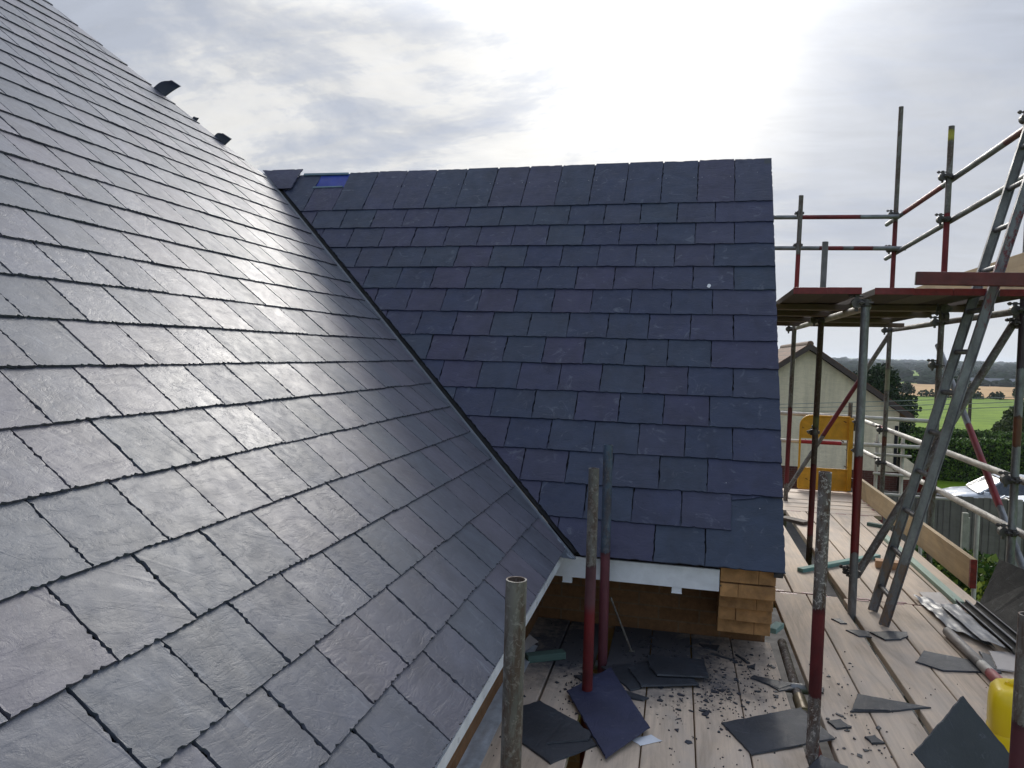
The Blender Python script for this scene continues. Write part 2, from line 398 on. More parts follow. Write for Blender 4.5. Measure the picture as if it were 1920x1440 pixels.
def hp(mbq, name, m, parent, **kw):
    o = mbq.build(name, m, **kw); o.parent = parent; return o
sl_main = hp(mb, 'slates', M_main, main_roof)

# wing roof slates
frR = (E0, aR, upR, NR)
mb = MB()
hv2 = halfplane(VR0, VR1, (-.2, 1.5), .030)
URIDGE = 3.112
for r in range(0, 14):
    u0 = r*G2; w0 = .25
    first = .375 if r % 2 == 0 else .25
    edges = [0., -first]
    while edges[-1] > -4.6: edges.append(edges[-1]-w0)
    for i in range(len(edges)-1):
        x1, x0 = edges[i], edges[i+1]
        jx = rnd.uniform(-.0012, .0012) if i else 0; jy = rnd.uniform(-.002, .002); gp = rnd.uniform(.002, .0036)
        ut = u0+G2+.05
        if r == 0 and i == 0: ut = .46
        if r == 13: ut = URIDGE+rnd.uniform(-.004, .004)
        poly = [(x0+gp/2+jx, u0+jy), (x1-(gp/2 if i else 0)+(jx if i else 0), u0+jy), (x1-(gp/2 if i else 0), ut), (x0+gp/2, ut)]
        if r == 1 and i == 0:      # broken verge slate
            poly = [(x0, .375), (x0+.10, .392), (x0+.17, .416), (-.03, .414), (0, .422), (0, ut), (x0, ut)]
        if r == 13 and i < 12:     # clipped shoulders leave little nicks in the ridge line
            poly = [poly[0], poly[1], (poly[2][0], ut-.022), (poly[2][0]-.006, ut), (poly[3][0]+.006, ut), (poly[3][0], ut-.022)] if i else poly
        if r == 13 and x0 < -3.3:
            lim = 2.925 if x1 > -3.3 else 3.10
            poly = [(p[0], min(p[1], lim)) for p in poly]
        poly = clip(poly, *hv2)
        if len(poly) < 3: continue
        slate(mb, poly, frR, u0 if r else 0, step=.02, jit=.0032)
# loose top slates left of the gap
slate(mb, clip([(-4.02, 2.90), (-3.70, 2.905), (-3.685, 3.155), (-4.1, 3.155)], hv2[0], hv2[1], hv2[2]+.03), (E0+NR*.012, aR, upR, NR), 2.9, step=.02)
wing_roof = empty('wing_roof'); wing_roof.parent = house; wing_roof.location = (0, -4.3, 5)
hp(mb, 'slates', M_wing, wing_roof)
# nail heads and chalk splash
M_nail = m_plain('copper_nail', (.3, .3, .32), .4, .1)
for q in [(-.25*x+dx, 2.905) for x in range(1, 12) for dx in (-.028, .028)]+[(-.10, 2.94), (-.115, .335), (-.28, .47)]:
    mb = MB(); p = E0+aR*q[0]+upR*q[1]+NR*.016; mb.cyl(p, p+NR*.0012, .0030, 6); hp(mb, 'slate_nail', M_nail, wing_roof)
mb = MB(); p = E0+aR*-.4+upR*1.86+NR*.017; 
mb.prism([(math.cos(t*.7)*.012*(1+.3*math.sin(t*3)), math.sin(t*.7)*.017) for t in range(9)], 0, .002)
q = NR.to_track_quat('Z', 'Y').to_matrix(); mb.v = [tuple(q @ Vector(v)+p) for v in mb.v]
hp(mb, 'bird_dropping', m_plain('chalk_white', (.7, .7, .72), .8, .1), wing_roof)

# decks under the slates, rear slopes
def poly3(mb, pts, N, h0, h1):
    n = len(pts); vs = [p+N*h0 for p in pts]+[p+N*h1 for p in pts]
    mb.add(vs, [tuple(range(n)), tuple(range(2*n-1, n-1, -1))]+[(i, n+i, n+(i+1)%n, (i+1)%n) for i in range(n)])
def LP(a, u): return OL+aL*a+upL*u
def RP(s, u): return E0+aR*s+upR*u
vb = inL(v0+vd*((E0.z-v0.z)/vd.z)); vt3 = v0+vd*((E0.z+URIDGE*math.sin(P2)-v0.z)/vd.z); vt = inL(vt3)
mb = MB(); hipdir = (HB[0]-HA[0], HB[1]-HA[1]); UT = 6.45
hb = (HA[0]+hipdir[0]*(UT-HA[1])/hipdir[1], UT)
poly3(mb, [LP(-3.6, .02), LP(vb[0], .02), LP(*vt), LP(*HA), LP(*hb), LP(-3.6, UT)], NL, -.03, -.002)
hp(mb, 'deck', M_deck, main_roof)
# rear faces of main roof
mb = MB(); A3 = LP(HA[0]-.03, HA[1]); B3 = LP(hb[0]-.03, hb[1]); C3 = LP(-3.6, UT)
mb.add([A3, B3, B3+Vector((-5, .0, -.02)), A3+Vector((-8, 0, -.02)), A3+Vector((-8, 1.2, -1.9)), A3+Vector((.6, 1.2, -1.9))], [(0,1,2,3), (0,3,4,5)])
mb.add([B3, C3, C3+Vector((-4, .0, -3.3)), B3+Vector((-4, 0, -3.3))], [(0,1,2,3)])
hp(mb, 'rear_slope', M_deck, main_roof)
mb = MB(); ridge = URIDGE-.012
poly3(mb, [RP(-.02, .02), RP(-.02, ridge), RP(inR(vt3)[0], ridge), RP(inR(v0+vd*((E0.z-v0.z)/vd.z))[0], .02)], NR, -.03, -.002)
upB = Vector((0, -math.cos(P2), math.sin(P2))); NB = Vector((0, math.sin(P2), math.cos(P2)))
rt0 = RP(-.02, ridge)-upB*.055
poly3(mb, [rt0, rt0+Vector((-5, 0, 0)), rt0+Vector((-5, 0, 0))-upB*3.1, rt0-upB*3.1], NB, -.04, -.008)
hp(mb, 'deck', M_deck, wing_roof)
# verge undercloak on the gable edge
mb = MB(); n = Vector((0,0,0))
poly3(mb, [RP(-.05, .0), RP(-.008, .0), RP(-.008, ridge), RP(-.05, ridge)], NR, -.045, .004)
hp(mb, 'undercloak', m_plain('cement_board', (.06, .065, .075), .8, .2), wing_roof)
# blue membrane in the ridge gap plus battens
mb = MB(); poly3(mb, [RP(-3.53, 2.86), RP(-3.22, 2.86), RP(-3.22, 3.095), RP(-3.53, 3.095)], NR, -.001, .0)
hp(mb, 'membrane', M_membrane, wing_roof)
mb = MB(); poly3(mb, [RP(-3.66, 3.084), RP(-3.26, 3.078), RP(-3.26, 3.100), RP(-3.66, 3.108)], NR, .001, .012)
poly3(mb, [RP(-3.52, 2.922), RP(-3.26, 2.922), RP(-3.26, 2.938), RP(-3.52, 2.938)], NR, .001, .012)
hp(mb, 'batten', m_plain('batten_blue', (.10, .16, .20), .6, .2), wing_roof)

# valley lining: a strip lying on the main slope and an upstand on the wing side
mb = MB()
def VP(t, off, h, N=NL): # point along valley, shifted onto main slope
    base = v0+vd*t; side = NL.cross(vd).normalized()
    if side.dot(nL) < 0: side = -side
    return base+side*off+NL*h
t0 = (E0.z-.02-v0.z)/vd.z; t1 = (vt3.z-v0.z)/vd.z
n = 40; prev = None; vs = []; fs = []
for i in range(n+1):
    t = t0+(t1-t0)*i/n; k = 4*i
    for off, h in ((.16, .001), (.06, .0035), (.026, .005), (.020, .012)):
        vs.append(VP(t, off, h))
    if i: fs += [(k-4+j, k-3+j, k+1+j, k+j) for j in range(3)]
mb.add(vs, fs)
lin = hp(mb, 'valley_lining', M_lining, house); lin.location = (0, -4.3, 5)
mb = MB(); b0 = VP(t0, .05, .004)
for i in range(26):
    p = VP(t0+rnd.uniform(.0, .14), rnd.uniform(.012, .08), .0055); s = rnd.uniform(.006, .02)
    mb.add([p, p+aL*s, p+upL*s*1.4+aL*s, p+upL*s], [(0,1,2,3)])
sp = hp(mb, 'sealant_smear', m_plain('sealant', (.30, .34, .40), .6, .2), house); sp.location = (0, -4.3, 5)
# membrane tabs sticking out of the hip
def tab(t, w_, h_, curl):
    mb = MB(); base = Vector(LP(HA[0]+hipdir[0]*t, HA[1]+hipdir[1]*t)); hd = (LP(*HB)-LP(*HA)).normalized()
    out = (Vector((.75, .3, .55))).normalized(); N = 7; vs = []
    for i in range(N+1):
        f = i/N; ang = curl*f
        p = base+out*(h_*math.sin(f*1.2))+hd*(.02*f)+Vector((.5, 0, -.35))*(curl*.05*f*f)
        ww = w_*(1-.15*f)
        vs += [p-hd*ww/2, p+hd*ww/2+Vector((0,0,.012*math.sin(f*5)))]
    k = len(vs); vs2 = [Vector(v)+Vector((0, .012, .004)) for v in vs]
    mb.add(vs+vs2, [(2*i, 2*i+1, 2*i+3, 2*i+2) for i in range(N)]+[(k+2*i+2, k+2*i+3, k+2*i+1, k+2*i) for i in range(N)]+[(2*i, 2*i+2, k+2*i+2, k+2*i) for i in range(N)]+[(2*i+1, k+2*i+1, k+2*i+3, 2*i+3) for i in range(N)]+[(2*N, 2*N+1, k+2*N+1, k+2*N)])
    o = recalc(hp(mb, 'membrane_tab', M_navy, house)); o.location = (0, -4.3, 5); return o
tab(.47, .10, .17, .8); tab(.175, .10, .09, .4); tab(.30, .03, .05, .2)

# walls, fascias
YW = 4.36
mb = MB()
ex = E0.x-.035; hw = ridge*math.cos(P2); ez = E0.z-.03
mb.add([(-1.2, YW, -5), (ex, YW, -5), (ex, YW, -1.0), (-1.2, YW, -1.0)], [(0,1,2,3)])
yr = E0.y+hw
mb.add([(ex, YW, -5), (ex, 2*yr-YW, -5), (ex, 2*yr-YW, ez+(YW-E0.y)*math.tan(P2)), (ex, yr, ez+hw*math.tan(P2)-.02), (ex, YW, ez+(YW-E0.y)*math.tan(P2))], [(0,1,2,3,4)])
wl = -.85
def XL(y, x): return x-(y-3.0)*math.tan(SK)
mb.add([(XL(-2, wl), -2, -5), (XL(YW, wl), YW, -5), (XL(YW, wl), YW, -.9), (XL(-2, wl), -2, -.9)], [(0,1,2,3)])
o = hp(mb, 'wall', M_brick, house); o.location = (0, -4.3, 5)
# corbel: five courses of buff brick stepping back downwards
mb = MB(); zt = -1.035
for i, yf in enumerate((3.872, 3.872, 3.955, 4.005, 4.055)):
    h = .075; z1 = zt-i*h*1.07; z0 = z1-h+(.002 if i < 1 else .009)
    xs = [.118, .205, .381] if i % 2 else [.118, .30, .381]
    for xa, xb in zip(xs[:-1], xs[1:]):
        j = rnd.uniform(-.004, .004)
        mb.box(((xa+xb)/2, (yf+j+YW-.003)/2, (z0+z1)/2), (xb-xa-.0015, YW-.003-yf-j, z1-z0))
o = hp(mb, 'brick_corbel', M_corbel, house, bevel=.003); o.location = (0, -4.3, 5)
mb = MB(); mb.box((.249, (3.885+YW)/2, zt-.075*2.65), (.255, YW-3.885-.2, .39))
o = hp(mb, 'corbel_mortar', m_plain('mortar', (.36, .26, .16), .9, .2, 30), house); o.location = (0, -4.15, 5)
# soffit + fascia on the wing
def fascia(mb_pts, name='fascia'):
    o = hp(mb_pts, name, M_white, house); o.location = (0, -4.3, 5); return o
mb = MB(); mb.box(((-.745+.114)/2, 3.86, -1.1), (.859, .016, .108))
mb.box(((-.745+.114)/2, 3.85, -1.05), (.859, .012, .012))
fa = fascia(mb)
for bx in (-.645, -.09):
    mb = MB(); mb.box((bx, 3.872, -1.168), (.048, .03, .032)); mb.box((bx, 3.856, -1.183), (.052, .010, .004))
    hp(mb, 'bracket', M_white, fa)
mb = MB(); mb.box((-.4, 4.11, -1.128), (1.05, .49, .008)); o = hp(mb, 'soffit', m_plain('soffit_board', (.10, .07, .05), .8), house); o.location = (0, -4.3, 5)
# fascia + soffit along the main eave
mb = MB(); y0_, y1_ = -2.0, 3.86
for (xa, xb, za, zb) in ((-.650, -.634, -1.072, -1.03), (-.845, -.650, -1.072, -1.067)):
    vs = []
    for y in (y0_, y1_):
        for x, z in ((xa, za), (xb, za), (xb, zb), (xa, zb)): vs.append((XL(y, x-.008), y, z))
    mb.add(vs, [(0,3,2,1), (4,5,6,7), (0,1,5,4), (1,2,6,5), (2,3,7,6), (3,0,4,7)])
fascia(mb)

# ---------------------------------------------------------------- lower platform boards
ZP = -1.56
def board(name, x0, x1, y0, y1, label, group, z=ZP, t=.038, m=M_board, along='y', sk=SK, band=True, cat='scaffold board'):
    """a board whose local X is its length; x0,x1 given at y=3 and skewed like the platform"""
    if along == 'y':
        L = y1-y0; wd = x1-x0; yc = (y0+y1)/2; xc = (x0+x1)/2-(yc-3)*math.tan(sk)
        rz = math.pi/2+sk
    else:
        L = x1-x0; wd = y1-y0; yc = (y0+y1)/2; xc = (x0+x1)/2; rz = sk
    root = empty(name, (xc, yc, z-t), rz)
    tag(root, label, cat, group)
    mb = MB(); N = 10; vs = []
    sag = rnd.uniform(-.002, .002)
    for i in range(N+1):
        x = -L/2+L*i/N; s = sag*math.cos(math.pi*i/N*2)
        e0 = -wd/2+rnd.uniform(-.0012, .0012); e1 = wd/2+rnd.uniform(-.0012, .0012); b_ = .003
        vs += [(x, e0, s), (x, e0, t-b_+s), (x, e0+b_, t+s), (x, e1-b_, t+s), (x, e1, t-b_+s), (x, e1, s)]
    fs = [(6*i+j, 6*i+(j+1) % 6, 6*i+6+(j+1) % 6, 6*i+6+j) for i in range(N) for j in range(6)]
    fs += [tuple(range(6))[::-1], tuple(range(6*N, 6*N+6))]
    mb.add(vs, fs); recalc(mb.build('plank', m, root))
    if band:
        for s in (-1, 1):
            mb = MB(); mb.box((s*(L/2+.0008), 0, t/2), (.0022, wd*.96, t*.9)); mb.box((s*(L/2-.012), 0, t+.0006), (.025, wd*.5, .0012))
            mb.build('end_band', M_band, root)
    return root
GRP = 'scaffold boards of the lower platform'
inner = [(-.875, -.662, 'dusty board against the recessed brick wall under the main eave'), (-.652, -.462, 'dust blackened board under the green offcut, beside the open gap with two poles'),
         (-.398, -.190, 'board right of the open gap, running under the pile of dark slates'), (-.184, .021, 'cracked board holding the white paper scrap, running under the slate pile'),
         (.029, .235, 'board strewn with slate chips below the white fascia bracket'), (.241, .452, 'board ending at the stepped brick corbel, under the large grey slate')]
for x0, x1, lb in inner: board('scaffold_board', x0, x1, -.6, YW-.01, lb, GRP, band=False)
near = [(.572, .786, 'near board directly right of the long tube gap, crossed by the two-tone post'), (.794, .985, 'near board under the lower end of the split triangular slate'),
        (1.020, 1.221, 'near board with the ladder foot and the dark lens shaped slate'), (1.229, 1.432, 'near board under the curved grey slate'),
        (1.440, 1.642, 'near board under the crumpled grey lead sheets'), (1.650, 1.850, 'near board under the dark gutter lengths')]
for x0, x1, lb in near: board('scaffold_board', x0, x1, 1.2, 5.335, lb, GRP, z=ZP+rnd.uniform(-.002, .002))
far = [(.515, .700, 'far board beside the brick gable, nearest the house'), (.712, .925, 'far board left of the open strip where the rusty post stands'),
       (1.045, 1.235, 'far board right of the rusty post, crossed by the turquoise batten'), (1.247, 1.462, 'far board under the small brown timber block'),
       (1.472, 1.672, 'far board under the upper end of the pale green batten'), (1.682, 1.880, 'far board beside the upright toe board')]
for x0, x1, lb in far: board('scaffold_board', x0, x1, 5.352, 8.28, lb, GRP, z=ZP+rnd.uniform(-.002, .002))
cr = [(8.30, 8.51, 'first cross board where the long boards end'), (8.53, 8.74, 'second cross board counting towards the yellow gate'), (8.76, 8.97, 'third cross board counting towards the yellow gate'), (8.99, 9.20, 'fourth cross board counting towards the yellow gate'), (9.22, 9.43, 'fifth cross board, just short of the yellow gate'), (9.45, 9.66, 'last cross board, under the yellow gate')]
for y0, y1, lb in cr: board('scaffold_board', .62, 1.80, y0, y1, lb, GRP, along='x', z=ZP+rnd.uniform(-.003, .004))
# toe board (upright)
def upright_board(x, y0, y1, z0, h, label, m, t=.038, xs=SK):
    L = y1-y0; yc = (y0+y1)/2
    root = tag(empty('toe_board', (x-(yc-6)*math.tan(xs), yc, z0), math.pi/2+xs), label, 'toe board')
    mb = MB(); mb.box((0, 0, h/2), (L, t, h)); mb.build('plank', m, root, bevel=.003)
    mb = MB(); mb.box((-L/2-.001, 0, h/2), (.003, t*1.04, h*.98)); mb.box((-L/2+.012, t/2+.0008, h/2), (.026, .0014, h*.9)); mb.build('end_band', M_band, root)
    return root
upright_board(1.865, 5.85, 9.7, ZP+.002, .205, 'pale timber toe board with red banded end along the outer edge of the lower platform', M_toe, xs=.018)
upright_board(1.93, 5.0, 8.25, .434, .27, 'pale toe board standing on the outer edge of the upper platform', M_toe, xs=0)

# ---------------------------------------------------------------- tubes and couplers
TR = .02415
RED = (.18, .010, .013); BRN = (.10, .03, .02); YEL = (.45, .40, .05); BLU = (.04, .10, .25); PINK = (.55, .16, .16); DRED = (.13, .012, .014)
def tube(name, p0, p1, label, m=M_steel, bands=(), group=None, cat='scaffold tube', r=TR, seg=20):
    p0 = Vector(p0); p1 = Vector(p1); L = (p1-p0).length
    root = bpy.data.objects.new(name, None)
    mb = MB(); n = max(6, int(L/.05)); wall = .004
    # outer
    for ring, rr, rng in (('o', r, range(n+1)), ('i', r-wall, range(n, -1, -1))):
        base = len(mb.v)
        for i in rng:
            z = L*i/n
            c = (0, 0, 0, 0)
            for t0_, t1_, cc in bands:
                if t0_ <= z/L <= t1_: c = (*cc, 1)
            for k in range(seg):
                a = 2*math.pi*k/seg; mb.v.append((rr*math.cos(a), rr*math.sin(a), z)); mb.col.append(c)
        m_ = len(rng)
        for i in range(m_-1):
            for k in range(seg):
                mb.f.append((base+i*seg+k, base+i*seg+(k+1) % seg, base+(i+1)*seg+(k+1) % seg, base+(i+1)*seg+k))
    no = (n+1)*seg
    for k in range(seg):
        mb.f.append(((n)*seg+k, (n)*seg+(k+1) % seg, no+(k+1) % seg, no+k))
        mb.f.append((no+n*seg+k, no+n*seg+(k+1) % seg, (k+1) % seg, k))
    o = mb.build(name, m, smooth=True)
    o.location = p0; o.rotation_euler = (p1-p0).to_track_quat('Z', 'Y').to_euler()
    tag(o, label, cat, group); return o
GT = 'scaffold tubes'
T = tube
# near stubs and posts
T('scaffold_post', (-.398, 1.66, -1.75), (-.394, 1.66, -.515), 'thick looking grey open ended post nearest the camera at the main eave', M_steel_dark, group=GT)
T('scaffold_post', (-.462, 3.4, -2.2), (-.461, 3.4, -.514), 'dark open ended post with bright red lower half in front of the wing eave', M_steel_dark, [(.0, .62, RED), (.62, .73, (.14, .05, .06))], GT)
T('scaffold_post', (-.440, 3.80, -2.3), (-.447, 3.80, -.452), 'blue grey post with dull red foot just behind the dark open ended post', M_bluetube, [(0, .70, (.16, .04, .055))], GT)
T('scaffold_post', (.4665, 3.13, -2.0), (.471, 3.13, -.431), 'mortar spattered post with deep red middle standing in front of the gable edge', M_steel_dirty, [(.44, .675, DRED)], GT)
T('scaffold_post', (.826, 2.2, -2.0), (.835, 2.2, -.64), 'dark post half out of frame beside the yellow jerrycan', M_steel_dark, [(.6, .8, (.10, .02, .03))], GT)
# inner row
T('scaffold_post', (.945, 5.03, -2.3), (.925, 4.93, .355), 'silvery post with red lower part whose top stops under the upper platform', M_steel, [(.42, .655, RED)], GT, r=.0245)
T('scaffold_post', (.905, 6.72, -2.4), (.935, 6.72, .97), 'rusty brown post rising through the upper platform, stopping below the guard rail', M_brown, [(.28, .45, DRED), (.84, 1., (.28, .27, .26)), (.55, .575, (.16, .15, .05))], GT)
T('scaffold_post', (.925, 8.85, -2.4), (.955, 8.75, 1.76), 'slim post next to the slate gable edge, carrying both cross guard rails', M_steel_dark, [(.25, .45, RED), (.70, .85, (.35, .03, .03))], GT)
# outer row
T('scaffold_post', (1.97, 5.52, -3.2), (1.97, 5.52, 1.95), 'heavy corner post at the right picture edge beside the ladder top', M_steel, [(.524, .556, (.20, .07, .03)), (.62, .74, (.075, .045, .055)), (.30, .36, (.20, .03, .03))], GT)
T('scaffold_post', (1.97, 7.28, -3.2), (1.97, 7.24, 2.01), 'tall post with a yellow tape mark at its top', M_steel_dark, [(.975, .992, YEL), (.74, .86, (.22, .012, .02))], GT)
T('scaffold_post', (1.97, 9.18, -3.4), (1.97, 9.08, 2.75), 'tallest post, dark with a red section, at the far corner of the scaffold', M_steel_dark, [(.66, .80, (.20, .015, .02)), (.50, .54, (.30, .28, .18)), (.40, .42, (.15, .04, .02)), (.12, .28, (.25, .05, .06))], GT)
T('scaffold_post', (1.74, 9.42, -3.0), (1.74, 9.42, -.25), 'thin red footed post that the yellow gate hangs on', M_steel_dark, [(.50, .78, RED)], GT, r=.022)
T('scaffold_post', (1.715, 9.75, -2.6), (1.715, 9.75, -.50), 'short dark stub just left of the gate post', M_steel_dark, group=GT)
# upper guard rails
T('guard_rail', (.45, 8.98, 1.575), (1.99, 9.03, 1.565), 'upper cross guard rail with red middle at the far end of the upper platform', M_steel, [(.35, .75, (.22, .015, .02))], GT)
T('guard_rail', (.45, 8.98, 1.235), (2.07, 9.03, 1.225), 'lower cross guard rail with two red patches at the far end of the upper platform', M_steel, [(.45, .62, (.22, .015, .02)), (.66, .8, (.22, .015, .02))], GT)
T('guard_rail', (2.02, 9.75, 1.60), (2.02, 4.6, 1.56), 'upper long guard rail with a red patch, descending from top right against the sky', M_steel, [(.16, .42, (.28, .02, .03)), (.7, .8, (.16, .015, .02))], GT)
T('guard_rail', (2.02, 9.72, 1.20), (2.02, 4.4, 1.26), 'lower long guard rail running from the ladder to the tallest post', M_steel, group=GT)
# platform bearers (ledgers)
T('ledger_tube', (.97, 9.0, .345), (.97, 5.12, .335), 'pale ledger tube under the inner edge of the upper platform', M_pale, group=GT)
T('ledger_tube', (2.01, 9.4, .352), (2.02, 5.0, .36), 'dark ledger tube under the outer edge of the upper platform', M_steel_dark, group=GT)
# lower guard rails
T('guard_rail', (2.02, 10.5, -.765), (2.02, 3.2, -.735), 'upper pale guard rail of the lower platform, red near its far end', M_pale, [(.12, .17, (.5, .04, .05))], GT)
T('guard_rail', (2.02, 10.5, -1.15), (2.02, 3.2, -1.05), 'lower pale guard rail of the lower platform', M_pale, [(.15, .165, (.06, .05, .05))], GT)
T('guard_rail', (.7, 9.95, -.665), (2.75, 10.05, -.70), 'upper silver cross rail behind the yellow gate', M_pale, group=GT)
T('guard_rail', (.7, 9.95, -1.01), (2.75, 10.05, -1.02), 'lower cross rail behind the yellow gate, red in its middle', M_pale, [(.22, .47, (.38, .02, .04))], GT)
# braces
T('brace_tube', (.985, 5.16, -1.36), (1.985, 5.62, .34), 'thick dark brace rising from the silvery post to the right edge of frame', M_steel_dark, group=GT, r=.0245)
T('brace_tube', (.955, 9.12, -1.53), (1.975, 9.14, .31), 'brace with a red middle crossing in front of the yellow gate', M_steel_dark, [(.36, .78, (.20, .012, .016))], GT)
T('brace_tube', (2.06, 7.66, .16), (2.05, 5.5, -1.33), 'brace with a bright red stretch falling to the right in front of the cars', M_steel, [(.44, .78, (.33, .012, .02))], GT)
T('brace_tube', (2.05, 8.02, -1.22), (2.05, 7.33, -.60), 'short red brace glimpsed behind the ladder', M_steel, [(0, 1, (.22, .015, .02))], GT)
# tube lying in the gap and on the boards
T('ledger_tube', (.497, 4.6, -1.640), (.53, 1.8, -1.640), 'weathered tube with pink end lying in the long gap beside the brick corbel', M_steel_dirty, [(.40, .5, PINK), (.31, .325, (.5, .42, .25))], GT)
T('ledger_tube', (.955, 7.9, -1.645), (1.0, 5.4, -1.645), 'tube visible in the open strip under the far boards', M_pale, group=GT)
T('transom_tube', (-.95, 3.92, -1.63), (1.95, 3.98, -1.63), 'cross tube under the near boards, its side glinting between the two eave posts', M_steel, group=GT)
T('transom_tube', (.4, 5.28, -1.63), (2.1, 5.30, -1.63), 'cross tube under the joint between near and far boards', M_steel_dark, group=GT)
T('transom_tube', (-.95, 2.3, -1.63), (2.05, 2.35, -1.63), 'cross tube under the boards nearest the camera', M_steel_dark, group=GT)
T('loose_tube', (1.408, 4.78, -1.533), (1.462, 3.72, -1.533), 'pale loose tube with a pink end lying on the boards behind the jerrycan', M_pale, [(0, .45, (.40, .36, .33)), (.55, .72, PINK)], GT, r=.026)
# far light frame beyond the platform
FG = 'galvanised tubes of the lower far scaffold'
for x, z0, z1, lb in ((2.12, -5, -.90, 'pale post of the far frame with its top beside the house wall'), (2.41, -5, -.93, 'taller pale post of the far frame'), (2.66, -5, -1.05, 'pale post of the far frame seen through the ladder')):
    T('scaffold_post', (x, 10.2, z0), (x, 10.2, z1), lb, M_pale, group=FG, r=.021)
for z, lb in ((-1.14, 'top cross rail of the far frame'), (-1.38, 'middle cross rail of the far frame'), (-1.63, 'bottom cross rail of the far frame')):
    T('guard_rail', (2.08, 10.16, z), (3.0 if z < -1.5 else 2.5, 10.16, z-.01), lb, M_pale, group=FG, r=.017)
T('scaffold_post', (2.66, 8.3, -5), (2.66, 8.3, -1.42), 'short pale post standing in front of the shrubs', M_pale, group=FG, r=.021)

def coupler(p, a, b, label):
    """right angle or swivel coupler joining tube axes a (through p) and b"""
    p = Vector(p); a = Vector(a).normalized(); b = Vector(b).normalized(); n = a.cross(b).normalized()
    if n.length < .5: n = a.orthogonal().normalized()
    root = tag(empty('scaffold_coupler', p), label, 'scaffold coupler', 'scaffold couplers')
    mb = MB(); R_ = TR+.0065
    for ax, off in ((a, 0), (b, 1)):
        c = n*(off*.05)
        mb.cyl(c-ax*.023, c+ax*.023, R_, 14)
        s = ax.cross(n).normalized()
        mb.box(c+s*.038, (.02, .02, .03), None)
        mb.box(c-s*.036, (.016, .018, .026), None)
    mb.box(n*.025, (.034, .034, .034))
    mb.build('body', M_coupler, root, bevel=0)
    for ax, off in ((a, 0), (b, 1)):
        s = ax.cross(n).normalized(); c = n*(off*.05)+s*.042
        mb = MB(); mb.cyl(c-n*.035, c+n*.045, .006, 8); mb.cyl(c+n*.024, c+n*.038, .012, 6)
        mb.build('bolt', M_coupler, root)
    return root
Yp, Xp, Zp = (0,1,0), (1,0,0), (0,0,1)
for args in [((1.97, 7.245, 1.585), Zp, Yp, 'upper coupler on the post with the yellow tape'), ((1.97, 7.245, 1.225), Zp, Yp, 'lower coupler on the post with the yellow tape, above the upper platform'),
             ((1.97, 9.10, 1.60), Zp, Yp, 'coupler at the upper guard rail on the tallest post'), ((1.97, 9.10, 1.22), Zp, Yp, 'coupler at the lower guard rail on the tallest post'),
             ((1.97, 5.52, 1.56), Zp, Yp, 'coupler at the top right edge of the photo behind the ladder'),
             ((.95, 8.77, 1.575), Zp, Xp, 'coupler on the slim post at the upper cross rail'), ((.95, 8.78, 1.235), Zp, Xp, 'coupler on the slim post at the lower cross rail'),
             ((.94, 8.82, .33), Zp, Yp, 'coupler under the upper platform on the slim post'), ((.925, 6.72, .33), Zp, Yp, 'coupler under the upper platform on the rusty brown post'),
             ((.925, 4.93, .345), Zp, Yp, 'coupler at the head of the silvery post'), ((1.97, 5.52, .35), Zp, Yp, 'coupler under the upper platform at the heavy corner post'),
             ((1.97, 7.26, .35), Zp, Yp, 'coupler under the upper platform on the yellow taped post'), ((1.97, 9.14, .345), Zp, Yp, 'coupler under the upper platform on the tallest post'),
             ((1.97, 5.52, -.74), Zp, Yp, 'coupler where the upper pale rail meets the heavy corner post'), ((1.97, 5.52, -1.08), Zp, Yp, 'coupler where the lower pale rail meets the heavy corner post'),
             ((1.97, 9.16, -.757), Zp, Yp, 'coupler where the upper pale rail meets the tallest post'), ((1.97, 9.16, -1.12), Zp, Yp, 'coupler where the lower pale rail meets the tallest post'),
             ((1.97, 7.27, -.02), Zp, Yp, 'coupler holding the right falling brace to the yellow taped post'), ((.944, 5.02, -1.31), Zp, (.5,.2,.84), 'coupler at the foot of the thick dark brace'),
             ((1.97, 5.54, .27), Zp, (.5,.2,.84), 'coupler at the head of the thick dark brace'), ((1.74, 9.42, -.70), Zp, Xp, 'upper coupler on the gate post'), ((1.74, 9.42, -1.03), Zp, Xp, 'lower coupler on the gate post'),
             ((.91, 6.72, -.60), Zp, Xp, 'black coupler on the rusty post in front of the yellow gate'), ((2.12, 10.18, -1.02), Zp, Xp, 'coupler on the far frame beside the house wall'), ((2.41, 10.18, -1.02), Zp, Xp, 'coupler on the taller far frame post'),
             ((1.5, 5.47, .35), Yp, Xp, 'coupler under the upper platform beside the ladder')]:
    coupler(*args)
# sleeve coupler on the lying tube
mb = MB(); mb.cyl((.5055, 3.86, -1.640), (.510, 3.72, -1.640), .030, 16); mb.cyl((.510, 3.72, -1.640), (.511, 3.69, -1.640), .034, 16)
o = mb.build('sleeve_coupler', m_plain('brass_steel', (.26, .21, .14), .45, .3, 20, 0, 40, .4), smooth=True); tag(o, 'brassy sleeve coupler on the tube in the long gap', 'scaffold coupler')

